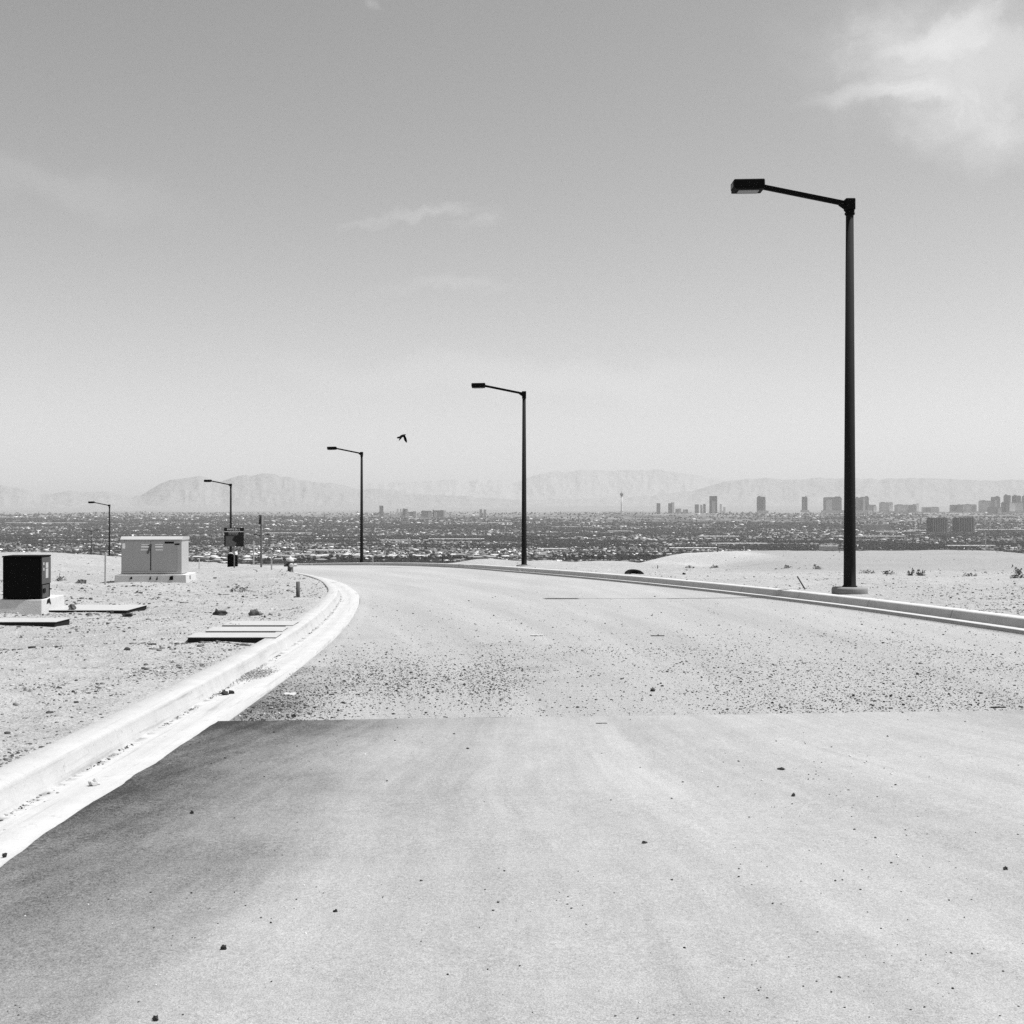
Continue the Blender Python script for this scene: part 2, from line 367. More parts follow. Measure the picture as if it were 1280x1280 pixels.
# ------------------------------------------------------------------ scatter helpers
def ico():
    bm = bmesh.new(); bmesh.ops.create_icosphere(bm, subdivisions=1, radius=1)
    v = np.array([p.co[:] for p in bm.verts]); f = np.array([[q.index for q in p.verts] for p in bm.faces]); bm.free(); return v, f
IV, IF = ico()
def attr_mat(name, rough=.95, k=1.0):
    def b(t, co):
        a = t.node('ShaderNodeAttribute', attribute_name='tone')
        n = t.noise(co, 30, 2, .6)
        return t.m('MULTIPLY', a.outputs['Fac'], t.m('ADD', .8 * k, t.m('MULTIPLY', n, .4 * k)))
    return mat(name, .3, rough, 0, b, .15)
M_STONE = attr_mat('stone')
def scatter(name, pts, rad, tones, templates, m, flat=(.55, .9), rise=.25, label=None, cat=None):
    pts = np.asarray(pts); n = len(pts); V = []; Fc = []; T = []; off = 0
    which = RNG.integers(0, len(templates), n)
    for k, (tv, tf) in enumerate(templates):
        s = np.where(which == k)[0]
        if not len(s): continue
        a = RNG.uniform(0, 2 * np.pi, len(s)); ca, sa = np.cos(a), np.sin(a)
        sx = rad[s] * RNG.uniform(.75, 1.35, len(s)); sy = rad[s] * RNG.uniform(.7, 1.1, len(s)); sz = rad[s] * RNG.uniform(flat[0], flat[1], len(s))
        q = tv[None] * np.stack([sx, sy, sz], 1)[:, None]
        x = q[..., 0] * ca[:, None] - q[..., 1] * sa[:, None]; y = q[..., 0] * sa[:, None] + q[..., 1] * ca[:, None]
        p = np.stack([x, y, q[..., 2]], -1) + pts[s][:, None]; p[..., 2] += (sz * rise)[:, None]
        V.append(p.reshape(-1, 3)); Fc.append((tf[None] + (np.arange(len(s)) * len(tv))[:, None, None]).reshape(-1, 3) + off)
        T.append(np.repeat(tones[s], len(tv))); off += len(s) * len(tv)
    o = new_mesh(name, np.vstack(V), np.vstack(Fc), m, tone=np.concatenate(T))
    tag(o, label, cat, kind='stuff'); return o
def jitter(v, amt, seed):
    r = np.random.default_rng(seed); return v * (1 + r.uniform(-amt, amt, (len(v), 1)))
ROCKS = [(jitter(IV, .38, k), IF) for k in range(6)]

# loose gravel on the unfinished part of the road
def road_pts(n, py0, py1, fn, power=1.0):
    out = []
    while len(out) < n:
        py = RNG.uniform(py0, py1, 4000); px = RNG.uniform(-60, 1340, 4000); d = yrow(py); x = wx(px, d)
        ok = (x > xl(d) + .03) & (x < xr(d) - .03); p = fn(x, d, px, py); ok &= RNG.uniform(0, 1, 4000) < p
        out += list(np.stack([x[ok], d[ok]], 1))
    return np.array(out[:n])
def gd(x, d, px, py):
    m = sm(fbm(x * 1.0, d * .7, 1.6, 4, 3), .46, .60)
    band = sm(py, 770, 815) * sm(905 - py, 0, 12)
    lip = sm(-x, 1.2, 2.3) * sm(14 - d, 0, 3)
    right = sm(px, 800, 1000) * .35
    far = .06
    c1 = np.exp(-((px - 480) / 75) ** 2 - ((py - 840) / 24) ** 2) + np.exp(-((px - 612) / 40) ** 2 - ((py - 845) / 22) ** 2) + .8 * np.exp(-((px - 345) / 60) ** 2 - ((py - 872) / 26) ** 2)
    return np.clip((band * (m * .30 + .035 + right * .22) + c1 * 1.2) * .9 + lip * .4 + far * sm(py, 730, 770), 0, 1)
rp = road_pts(26000, 735, 903, gd); rp = rp[rp[:, 1] > jointy(rp[:, 0]) + .02]
n = len(rp); rad = .003 + .0058 * RNG.random(n) ** 2.2 + .010 * RNG.random(n) ** 16; rad *= 1 + np.clip((rp[:, 1] - 12) / 30, 0, 1)
scatter('gravel', np.stack([rp[:, 0], rp[:, 1], zrow(rp[:, 1]) - .055], 1), rad, np.where(RNG.random(n) < .7, RNG.uniform(.015, .09, n), RNG.uniform(.15, .5, n)), ROCKS, M_STONE,
        label='loose gravel strewn over the unfinished stretch of road', cat='gravel')
def gd2(x, d, px, py): return .05 + sm(fbm(x, d, 1.2, 3, 8), .5, .7) * .3 + .9 * np.exp(-((px - 1000) / 110) ** 2 - ((py - 980) / 60) ** 2)
rp = road_pts(850, 888, 1290, gd2); rp = rp[rp[:, 1] < jointy(rp[:, 0]) - .05]; n = len(rp)
scatter('grit', np.stack([rp[:, 0], rp[:, 1], zrow(rp[:, 1]) + .004], 1), (.0016 + .0045 * RNG.random(n) ** 3.5) * np.clip(rp[:, 1] / 5, .8, 1.7), np.where(RNG.random(n) < .8, RNG.uniform(.02, .07, n), .6), ROCKS, M_STONE,
        label='fine grit scattered over the dusty asphalt', cat='grit')
# grit line in the left gutter
gy = np.concatenate([RNG.uniform(4.5, 16, 700), RNG.uniform(16, 32, 250)]); gy = gy[fbm(gy, gy * 0, .8, 3, 12) > .44]; gx = xl(gy) - .41 + RNG.normal(0, .018, len(gy))
sp_y = RNG.uniform(5, 24, 160); sp_x = xl(sp_y) - RNG.uniform(.03, .40, 160)
gx = np.concatenate([gx, sp_x]); gy = np.concatenate([gy, sp_y]); n = len(gx)
scatter('gutter_grit', np.stack([gx, gy, zrow(gy) - .025], 1), .003 + .009 * RNG.random(n) ** 4, RNG.uniform(.05, .3, n), ROCKS, M_STONE, label='line of grit lying in the white left gutter', cat='grit')
# stones on the bare dirt
def dirt_pts(n, left):
    out = []
    while len(out) < n:
        py = RNG.uniform(704, 985, 6000); px = RNG.uniform(-80, 1400, 6000); d = yrow(py); x = wx(px, d)
        if left:
            ok = x < xl(d) - .78
            p = .08 + sm(fbm(x, d, 2.2, 3, 31), .45, .62) * .6 + .5 * np.exp(-((px - 190) / 110) ** 2 - ((py - 755) / 16) ** 2) + .5 * np.exp(-((px - 250) / 60) ** 2 - ((py - 815) / 14) ** 2)
        else:
            ok = x > xr(d) + .78
            p = .05 + sm(fbm(x, d, 2.2, 3, 41), .45, .65) * .4 + .5 * np.exp(-((py - 750) / 18) ** 2) * sm(px, 1050, 1200)
        ok &= RNG.random(6000) < p
        out += list(np.stack([x[ok], d[ok]], 1))
    return np.array(out[:n])
for nm, nn, left, lab in [('stones', 12000, True, 'small stones strewn over the bare dirt left of the road'), ('stones', 5500, False, 'small stones strewn over the bare dirt right of the road')]:
    p = dirt_pts(nn, left); n = len(p); rad = (.003 + .008 * RNG.random(n) ** 2.5 + .016 * RNG.random(n) ** 18) * (1 + np.clip((p[:, 1] - 8) / 22, 0, 1.6))
    scatter(nm, np.stack([p[:, 0], p[:, 1], G(p[:, 0], p[:, 1])], 1), rad, np.where(RNG.random(n) < .6, RNG.uniform(.05, .2, n), RNG.uniform(.25, .5, n)), ROCKS, M_STONE, rise=.15, label=lab, cat='stones')

cen = [(-11.5, 27.5, 2.8, 2.0, 420), (-14.5, 31, 3.5, 1.4, 260), (-9.5, 30.5, 2.0, 1.0, 120), (-8.8, 24.3, 1.4, .9, 130), (-5.0, 14.6, 1.2, .5, 130), (-6.6, 12.4, 1.2, .6, 20), (-3.6, 14.95, .5, .12, 60), (-7.2, 21.2, 1.0, .12, 60), (-8.0, 18.4, 1.0, .2, 40)]
cp = np.vstack([RNG.normal(0, 1, (n_, 2)) * [sx_, sy_] + [x_, y_] for x_, y_, sx_, sy_, n_ in cen]); cp = cp[(cp[:, 0] < xl(cp[:, 1]) - .8) & (cp[:, 1] > 6)]
cp = cp[~((cp[:, 0] > -4.4) & (cp[:, 1] > 15.25) & (cp[:, 1] < 17.9))]; n = len(cp)
scatter('clods', np.stack([cp[:, 0], cp[:, 1], G(cp[:, 0], cp[:, 1])], 1), .010 + .022 * RNG.random(n) ** 2 + .04 * RNG.random(n) ** 12, RNG.uniform(.03, .22, n), ROCKS, M_STONE, flat=(.45, .8), rise=.1, label='churned clods and rubble in the dirt around the cabinets and slabs', cat='clods')

# ------------------------------------------------------------------ mesh toolkit
def T(x=0, y=0, z=0, rz=0, ry=0, rx=0): return Matrix.Translation((x, y, z)) @ Matrix.Rotation(rz, 4, 'Z') @ Matrix.Rotation(ry, 4, 'Y') @ Matrix.Rotation(rx, 4, 'X')
class MB:
    def __init__(s): s.bm = bmesh.new()
    def box(s, x0, x1, y0, y1, z0, z1, bev=0, M=None, top=(1, 1)):
        vs = []
        cx, cy = (x0 + x1) / 2, (y0 + y1) / 2
        for zz, kx, ky in ((z0, 1, 1), (z1, top[0], top[1])):
            for xx, yy in ((x0, y0), (x1, y0), (x1, y1), (x0, y1)): vs.append(s.bm.verts.new((cx + (xx - cx) * kx, cy + (yy - cy) * ky, zz)))
        fs = [(0, 3, 2, 1), (4, 5, 6, 7), (0, 1, 5, 4), (1, 2, 6, 5), (2, 3, 7, 6), (3, 0, 4, 7)]
        ff = [s.bm.faces.new([vs[i] for i in f]) for f in fs]
        if bev:
            r = bmesh.ops.bevel(s.bm, geom=list({e for f in ff for e in f.edges}), offset=bev, segments=2, affect='EDGES', profile=.5)
            vs = list({v for f in r['faces'] for v in f.verts} | {v for v in vs if v.is_valid})
        if M is not None: bmesh.ops.transform(s.bm, matrix=M, verts=[v for v in vs if v.is_valid])
        return s
    def tube(s, p0, p1, r0, r1=None, n=16, caps=True):
        r1 = r0 if r1 is None else r1; p0, p1 = Vector(p0), Vector(p1); d = p1 - p0; q = d.to_track_quat('Z', 'Y').to_matrix()
        A = []; B = []
        for k in range(n):
            a = 2 * math.pi * k / n; c = Vector((math.cos(a), math.sin(a), 0))
            A.append(s.bm.verts.new(p0 + q @ (c * r0))); B.append(s.bm.verts.new(p1 + q @ (c * r1)))
        for k in range(n): f = s.bm.faces.new([A[k], A[(k + 1) % n], B[(k + 1) % n], B[k]]); f.smooth = True
        if caps: s.bm.faces.new(A[::-1]); s.bm.faces.new(B)
        return s
    def lathe(s, prof, n=20, at=(0, 0, 0)):
        rings = []
        for r, z in prof: rings.append([s.bm.verts.new((at[0] + r * math.cos(2 * math.pi * k / n), at[1] + r * math.sin(2 * math.pi * k / n), at[2] + z)) for k in range(n)])
        for a, b in zip(rings, rings[1:]):
            for k in range(n): f = s.bm.faces.new([a[k], a[(k + 1) % n], b[(k + 1) % n], b[k]]); f.smooth = True
        s.bm.faces.new(rings[0][::-1]); s.bm.faces.new(rings[-1]); return s
    def blob(s, c, r, seed=0, amt=.2, sub=1, M=None):
        g = bmesh.ops.create_icosphere(s.bm, subdivisions=sub, radius=1); rr = random.Random(seed)
        for v in g['verts']:
            k = 1 + amt * (mnoise.noise(v.co * 1.7 + Vector((seed * 3.1, 0, 0))) * 1.6 + rr.uniform(-.3, .3)); v.co = Vector((v.co.x * r[0] * k, v.co.y * r[1] * k, v.co.z * r[2] * k)) + Vector(c)
        return s
    def poly(s, pts, y0, y1):
        """extrude an x-z outline between two depths"""
        a = [s.bm.verts.new((p[0], y0, p[1])) for p in pts]; b = [s.bm.verts.new((p[0], y1, p[1])) for p in pts]
        s.bm.faces.new(a); s.bm.faces.new(b[::-1])
        for k in range(len(pts)): s.bm.faces.new([a[k], b[k], b[(k + 1) % len(pts)], a[(k + 1) % len(pts)]])
        return s
    def build(s, name, m, parent=None, smooth=False):
        bmesh.ops.recalc_face_normals(s.bm, faces=s.bm.faces)
        me = bpy.data.meshes.new(name); s.bm.to_mesh(me); s.bm.free(); me.materials.append(m)
        if smooth:
            for p in me.polygons: p.use_smooth = True
        o = bpy.data.objects.new(name, me); C.objects.link(o)
        if parent: o.parent = parent
        return o
def empty(name, loc, rz=0, label=None, cat=None, group=None):
    o = bpy.data.objects.new(name, None); C.objects.link(o); o.location = loc; o.rotation_euler = (0, 0, rz); o.empty_display_size = .2
    return tag(o, label, cat, group)
def copy_tree(o, parent=None):
    c = o.copy(); C.objects.link(c); c.parent = parent
    for ch in list(o.children): copy_tree(ch, c)
    return c

M_BLACK = wornmat('dark_bronze_paint', .004, .3, 4, .75, 0, 0, .08)
M_POLE = wornmat('dark_pole_paint', .014, .3, 3, .8, 0, 0, .12)
M_LENS = wornmat('lamp_lens', .07, .1, 5, .25)
M_PLINTH = wornmat('plinth_concrete', .22, .35, 5, .95, 0, .004)
M_SLAB = wornmat('slab_concrete', .5, .25, 5, .95, 0, .004)

# ------------------------------------------------------------------ street lamps
def make_lamp(H=9.15, foot=0.0):
    r = empty('street_lamp', (0, 0, 0))
    MB().lathe([(.41, -.35), (.41, .06), (.395, .10), (.30, .11)], 32).build('plinth', M_PLINTH, r)
    p = MB(); p.lathe([(.17, .105), (.17, .13), (.142, .15), (.138, .6), (.088, H - .32)], 20); pole = p.build('pole', M_POLE, r)
    MB().lathe([(.112, H - .36), (.118, H - .34), (.118, H - .32), (.095, H - .30), (.112, H - .285), (.112, H - .27)], 20).build('collar', M_BLACK, r)
    MB().box(-.115, .11, -.11, .11, H - .26, H + .01, .02).build('pole_cap', M_BLACK, r)
    # arm rises to the left
    a = MB(); L = 1.98; ang = math.atan2(.40, L)
    a.box(-L, 0, -.045, .045, -.055, .055, .008, T(-.10, 0, H - .10, ry=ang)); a.tube((-.24, 0, H - .10), (-.06, 0, H - .19), .05, .08, 10); a.build('arm', M_BLACK, r)
    Mh = T(-2.02, 0, H + .30, ry=R(-1))
    h = MB(); h.box(-.72, 0, -.24, .24, -.05, .13, .03, Mh); h.box(-.70, -.02, -.225, .225, -.10, -.05, 0, Mh, top=(1.02, 1.02)); hd = h.build('lamp_head', M_BLACK, r)
    MB().box(-.60, -.12, -.16, .16, -.125, -.102, .004, Mh).build('lens', M_LENS, hd)
    MB().box(-.728, -.722, -.15, .15, -.03, .07, 0, Mh).build('end_plate', wornmat('end_plate_grey', .10, .1, 5, .5), hd)
    return r
lamp = make_lamp()
LAMPS = [(7.88, 28.0, -1.93, 'tallest and nearest dark street lamp on the right, standing on a round concrete plinth'),
         (.63, 62.6, -3.03, 'second tallest dark street lamp, on the dirt behind the bend of the right kerb'),
         (-12.0, 95.8, -4.62, 'dark street lamp rising from the crest of the road below the flying bird'),
         (-29.2, 124.6, -6.55, 'dark street lamp whose lower pole is hidden behind the small dark sign'),
         (-53.0, 158, -8.6, 'smallest and leftmost single arm street lamp, between the black and the pale cabinet')]
for i, (x, y, z, lab) in enumerate(LAMPS):
    o = lamp if i == 0 else copy_tree(lamp)
    o.location = (x, y, z); tag(o, lab, 'street lamp', 'single arm street lamps along the road')
def make_double(H, arm):
    r = empty('street_lamp', (0, 0, 0))
    MB().lathe([(.12, -.5), (.1, 1), (.085, H)], 10).build('pole', M_POLE, r)
    for s_ in (-1, 1):
        a = MB(); a.tube((0, 0, H - .15), (s_ * arm, 0, H + .18), .07, .06, 8).build('arm', M_BLACK, r)
        hx = s_ * arm; MB().box(min(hx, hx + s_ * .75), max(hx, hx + s_ * .75), -.2, .2, H + .08, H + .28, .02).build('lamp_head', M_BLACK, r)
    return r
dbl = None
for px, py, d, lab in [(114, 663.5, 300, 'far off twin headed lamp just left of the leftmost single arm lamp'), (327, 669, 300, 'far off twin headed lamp behind the tall grey wooden post'), (532.5, 675.5, 420, 'tiny far off twin headed lamp beyond the road crest, right of the third lamp')]:
    zg = Gs(wx(px, d), d); H = wz(py, d) - zg
    o = make_double(H, 1.25); o.location = (wx(px, d), d, zg); tag(o, lab, 'street lamp', 'far off twin headed street lamps')

# ------------------------------------------------------------------ black utility cabinet
M_CABK = wornmat('black_cabinet_paint', .004, .3, 5, .7, 0, 0, .08)
M_CABG = wornmat('cabinet_side_lit_grey', .07, .35, 7, .55)  # black cabinet's right side made lighter, sunlight put into the colour
M_WHT = wornmat('sticker_white', .85, .12, 12, .6)
M_STK = wornmat('faded_sticker', .4, .3, 15, .7)
M_DK = wornmat('sticker_black', .008, .2, 12, .8, 0, 0, .08)
M_CABW = wornmat('pale_cabinet_paint', .4, .12, 4, .5, 0, 0, .35)
d = 21.35; gx = wx(52, d); gz = float(zrow(d)) + .0
c1 = empty('utility_cabinet', (gx, d, gz), R(3), 'squat black utility cabinet on a flared concrete pad at the left edge', 'utility cabinet')
p = MB(); p.box(-.80, .0, 0, 1.35, -.12, .25, .012, top=(.955, .90)); p.build('pad', M_SLAB, c1)
MB().box(-.715, -.045, .10, .60, .262, 1.0, .01).build('body', M_CABK, c1)
MB().box(-.70, -.075, .093, .099, .29, .97, 0).build('front_panel', M_CABK, c1)
MB().box(-.725, -.035, .09, .62, 1.001, 1.03, .006).build('lid', M_CABK, c1)
sp = MB(); sp.box(-.044, -.030, .12, .59, .52, .995, .003); sp.build('side_panel', M_CABG, c1)
MB().box(-.044, -.036, .16, .5, .27, .50, .002).build('cable_cover', M_CABG, c1)
for (a, b, z0, z1) in [(.30, .44, .80, .90), (.30, .44, .62, .79), (.17, .23, .86, .91), (.17, .23, .76, .81)]:
    MB().box(-.029, -.026, a, b, z0, z1, 0).build('sticker', M_STK, c1)
MB().box(-.035, -.020, .17, .30, .36, .44, .01).build('handle', M_DK, c1)
# irregular dark patch on the pad flank
pp = MB().poly([(0, 0), (.05, .075), (.17, .10), (.22, -.02), (.15, .02), (.06, .012)], -.004, .004).build('stain_patch', M_DK, c1)
pp.location = (-.013, .30, .15); pp.rotation_euler = (R(-4), 0, R(88))

# ------------------------------------------------------------------ pale transformer cabinet
d = 34.3; gx = wx(150, d); gz = float(zrow(d)) + .02
c2 = empty('transformer_cabinet', (gx, d, gz), R(2), 'pale grey pad mounted transformer cabinet with white stickers and two doors', 'utility cabinet')
W = 1.72; D = .85
MB().box(-.17, W + .18, -.05, D + .45, -.12, .235, .015, top=(.97, .94)).build('pad', M_SLAB, c2)
MB().box(0, W, .12, .12 + D, .25, 1.22, .012).build('body', M_CABW, c2)
lb = MB(); lb.poly([(.085, 1.221), (.14 + D, 1.221), (.14 + D, 1.31), (.20, 1.325), (.085, 1.24)], -.02, W + .02)
for v_ in lb.bm.verts: v_.co.x, v_.co.y = v_.co.y, v_.co.x
lb.build('lid', M_CABW, c2)
for x0, x1 in ((.03, W * .49 - .006), (W * .49 + .006, W - .14)):
    dr = MB().box(x0, x1, .104, .118, .33, 1.19, .004).build('door', wornmat('door_paint', .35, .1, 5, .5), c2)
MB().box(0, W - .1, .100, .117, .262, .318, .003).build('sill', M_CABW, c2)
MB().box(W * .49 - .012, W * .49 + .012, .098, .103, .36, 1.1, 0).build('door_seam', M_DK, c2)
hd = MB(); hd.box(-.03, .03, -.012, .0, -.11, .11, .004, T(W * .49 - .05, .098, .93, ry=R(24))); hd.box(-.05, .05, -.02, .0, .08, .11, .004, T(W * .49 - .02, .098, .97)); hd.build('handle', wornmat('handle_grey', .10, .2, 6, .5), c2)
for (x0, x1, z0, z1, m) in [(.58, .80, 1.085, 1.105, 0), (.97, 1.19, 1.085, 1.105, 0), (.57, .79, 1.01, 1.05, 0), (.97, 1.19, 1.01, 1.05, 0), (.56, .77, .93, .955, 0), (.98, 1.19, .93, .955, 0), (.04, .12, .98, 1.13, 0), (1.24, 1.50, 1.12, 1.175, 1), (1.52, 1.66, 1.08, 1.12, 1)]:
    MB().box(x0, x1, .099, .1035, z0, z1, 0).build('sticker', M_DK if m else M_WHT, c2)
for (x, w_, h_) in [(.34, .08, .08), (.93, .06, .10), (1.14, .05, .12), (1.58, .12, .13)]:
    lp = MB().poly([(-w_ / 2, -h_ / 2), (w_ / 2, -h_ / 2 + .015), (w_ / 2 - .01, h_ / 2), (-w_ / 2 + .03, h_ / 2 - .02)], -.006, .006).build('lifting_pocket', M_DK, c2)
    lp.location = (x * .92, -.028, .14)
lp = MB().poly([(-.05, -.05), (.04, -.05), (.03, .06), (-.03, .04)], -.006, .006).build('lifting_pocket', M_DK, c2)
lp.location = (W + .16, .45, .13); lp.rotation_euler = (0, 0, R(90))

# ------------------------------------------------------------------ buried slabs
M_SLABSHADE = wornmat('dark_slab_shade', .02, .4, 8, .95, 0, 0, .08)  # near-black core under each slab: shade of the front faces as colour
M_SLABW = wornmat('white_slab', .37, .25, 5, .95, 0, .003)
def slab(name, x0, x1, y0, y1, top, thick, label, group, sk=0):
    b = MB(); b.box(x0, x1, y0, y1, -.009, 0, .003)
    for v in b.bm.verts: v.co.x += sk * (v.co.y - y0)
    o = b.build(name, M_SLABW); o.location = (0, 0, top)
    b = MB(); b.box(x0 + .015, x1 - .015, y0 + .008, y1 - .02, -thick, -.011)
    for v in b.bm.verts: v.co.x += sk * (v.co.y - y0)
    b.build('edge_shade', M_SLABSHADE, o); return tag(o, label, 'concrete slab', group)
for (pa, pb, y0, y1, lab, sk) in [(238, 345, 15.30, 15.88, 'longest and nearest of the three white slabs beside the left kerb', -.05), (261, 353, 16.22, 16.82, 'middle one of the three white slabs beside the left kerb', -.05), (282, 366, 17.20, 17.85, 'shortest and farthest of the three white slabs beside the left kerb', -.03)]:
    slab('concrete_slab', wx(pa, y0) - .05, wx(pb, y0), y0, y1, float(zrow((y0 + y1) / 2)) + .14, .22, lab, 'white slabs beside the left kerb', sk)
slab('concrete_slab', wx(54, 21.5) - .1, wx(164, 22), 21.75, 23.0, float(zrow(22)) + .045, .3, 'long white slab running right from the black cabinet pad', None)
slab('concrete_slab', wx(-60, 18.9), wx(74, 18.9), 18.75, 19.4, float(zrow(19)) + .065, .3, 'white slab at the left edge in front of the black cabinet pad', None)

# ------------------------------------------------------------------ sign, pedestals, posts, hydrant
M_WOOD = wornmat('grey_weathered_wood', .17, .5, 12, .9)
M_SIGN = wornmat('dark_sign_face', .012, .3, 6, .6); M_SIGN2 = wornmat('grey_sign_area', .12, .3, 6, .6)
d = 44.0; sx = wx(292.5, d); zg = Gs(sx, d)
s = empty('sign', (sx, d, zg), 0, 'small square dark sign with pale lettering along its top, in front of the fourth lamp', 'sign')
zt = wz(659.5, d) - zg; zb = wz(683, d) - zg
MB().box(-.36, .36, -.015, .015, zb, zt, .004).build('board', M_SIGN, s)
MB().box(-.02, .02, .02, .06, -.3, zt - .04, .003).build('post', M_WOOD, s)
MB().poly([(-.30, zb + .01), (.05, zb + .01), (.10, zb + .12), (-.07, zb + .24), (.02, zb + .38), (-.30, zb + .38)], -.021, -.017).build('grey_area', M_SIGN2, s)
tx = MB(); rr = random.Random(5); xx = -.24
while xx < .22:
    w_ = rr.uniform(.03, .045); k = rr.random()
    tx.box(xx, xx + .016, -.024, -.018, zt - .10, zt - .035)
    if k > .3: tx.box(xx + .016, xx + w_, -.024, -.018, zt - .05, zt - .037)
    if k < .7: tx.box(xx + .016, xx + w_, -.024, -.018, zt - .10, zt - .087)
    if k > .5: tx.box(xx + w_, xx + w_ + .010, -.024, -.018, zt - .10, zt - .037)
    xx += w_ + .030
tx.build('lettering', M_WHT, s)
tx = MB(); xx = -.19
while xx < .17: w_ = rr.uniform(.02, .05); tx.box(xx, xx + w_, -.024, -.018, zt - .215, zt - .175); tx.box(xx + .003, xx + w_ * .8, -.024, -.018, zt - .275, zt - .25); xx += w_ + .012
tx.build('lettering', wornmat('faded_lettering', .38, .2, 9, .6), s)
MB().box(-.36, .36, -.024, -.018, zt - .158, zt - .138).build('stripe', M_WHT, s)
d = 46.0; sx = wx(291, d); zg = Gs(sx, d) - .02
s = empty('utility_pedestal', (sx, d, zg), R(4), 'dark stubby utility pedestal with a pale cap below the small dark sign', 'utility pedestal')
ht = wz(690.5, d) - zg
MB().box(-.19, .0, -.12, .12, -.1, ht - .06, .01, top=(.9, 1)).build('body', M_CABK, s)
MB().box(.012, .18, -.12, .12, -.1, ht - .10, .01, top=(.9, 1)).build('body', M_CABK, s)
MB().box(-.16, .0, -.11, .11, ht - .058, ht, .02, top=(.6, .8)).build('cap', M_CABW, s)
MB().box(.02, .17, -.11, .11, ht - .098, ht + .02, .02, top=(.8, .8)).build('cap', M_WHT, s)
M_LATH = wornmat('pale_lath_wood', .5, .25, 14, .9); M_WOODD = wornmat('dark_weathered_wood', .07, .4, 12, .9)
d = 43.5; sx = wx(326.5, d); zg = Gs(sx, d) - .0
s = empty('sign_post', (sx, d, zg), R(0), 'tall grey post carrying a narrow sign seen edge on, between two thin stakes', 'post')
ht = wz(643.5, d) - zg
MB().box(-.032, .032, -.032, .032, -.3, ht - .02, .004).build('post', M_WOOD, s)
MB().box(-.055, -.034, -.15, .15, ht - .36, ht, .004).build('sign_panel', M_WOODD, s)
MB().box(.034, .050, -.15, .15, ht - .36, ht, .004).build('sign_panel', M_WOOD, s)
def stake(px, pt, pb, d, w_, m, lean, label, name='survey_stake', cat='stake', grp=None):
    x = wx(px, d); zg = Gs(x, d); z1 = wz(pt, d); b = MB(); L = max(z1 - zg, .15)
    b.box(-w_ / 2, w_ / 2, -.012, .012, -.2, L * .97, .002); b.box(-w_ / 2 * .98, w_ / 2 * .98, -.011, .011, L * .9701, L, 0, top=(.2, 1))
    o = b.build(name, m); o.location = (x, d, zg); o.rotation_euler = (0, R(lean), random.uniform(-.3, .3)); return tag(o, label, cat, grp)
stake(131.5, 690, 735, 32.5, .045, M_LATH, .5, 'thin pale stake standing on dirt between the black and the pale cabinet')
stake(317, 676, 711, 46, .045, M_LATH, 0, 'thin pale stake left of the tall grey post')
stake(339.5, 689, 722, 40.5, .045, M_LATH, -.5, 'thin pale stake right of the tall grey post, nearer the hydrant')
stake(249, 698, 712, 44, .03, M_LATH, 0, 'short pale stake just right of the pale transformer cabinet')
stake(897, 680, 693, 75, .08, M_WOOD, 0, 'thin grey stake at the left brow of the graded pad')
stake(1232, 664, 693, 88, .07, M_LATH, 0, 'thin pale stake on the far edge of the graded pad, at the twin dark towers')
stake(466, 695, 705, 80, .06, M_LATH, 0, 'short pale stake at the road crest right of the third lamp')
stake(553, 695, 706, 80, .07, M_WOODD, 0, 'short dark stake at the road crest left of the second lamp')
stake(822, 707, 716, 52, .03, M_WOODD, 2, 'thin twig like stake behind the right kerb near the tyre')
b = MB(); b.tube((0, 0, -.1), (0, 0, .60), .018, .018, 8); o = b.build('metal_rod', M_WOODD); d = 30.5; o.location = (wx(1006, d), d, Gs(wx(1006, d), d)); o.rotation_euler = (0, R(-31), 0)
o.scale = (1, 1, .62); tag(o, 'dark metal rod leaning left behind the right kerb', 'rod')
d = 25.3; x = wx(372.5, d); zg = Gs(x, d)
s = empty('marker_post', (x, d, zg), 0, 'short grey round post standing in the dirt left of the kerb bend', 'post')
MB().tube((0, 0, -.2), (0, 0, wz(727, d) - zg), .042, .042, 14).build('post', wornmat('marker_grey', .08, .3, 10, .8), s)
MB().blob((-.05, -.04, .015), (.045, .05, .045), 3, .3, 1).build('clod', M_WOODD, s)
# fire hydrant
d = 42.0; x = wx(363, d); zg = Gs(x, d)
M_HYD = wornmat('pale_hydrant_paint', .5, .2, 9, .5); M_HYDD = wornmat('dark_barrel_and_shade', .07, .2, 9, .5)
s = empty('fire_hydrant', (x, d, zg), R(20), 'fire hydrant with a pale bonnet standing left of the road bend', 'fire hydrant')
MB().lathe([(.15, -.1), (.15, .03), (.10, .05), (.10, .36), (.13, .37), (.13, .41)], 16).build('barrel', M_HYDD, s)
MB().lathe([(.125, .411), (.125, .44), (.105, .50), (.06, .545), (.03, .555), (.03, .60), (.01, .605)], 16).build('bonnet', M_HYD, s)
for a in (0, 180, 270):
    c = Vector((math.cos(R(a)), math.sin(R(a)), 0)); nz = MB(); nz.tube(c * .09 + Vector((0, 0, .28)), c * .19 + Vector((0, 0, .28)), .05 if a != 270 else .07, None, 12); nz.tube(c * .19 + Vector((0, 0, .28)), c * .225 + Vector((0, 0, .28)), .06 if a != 270 else .08, .05, 6)
    nz.build('nozzle', M_HYD if a != 180 else M_HYDD, s)  # left nozzle takes the dark tone, its shade painted as colour

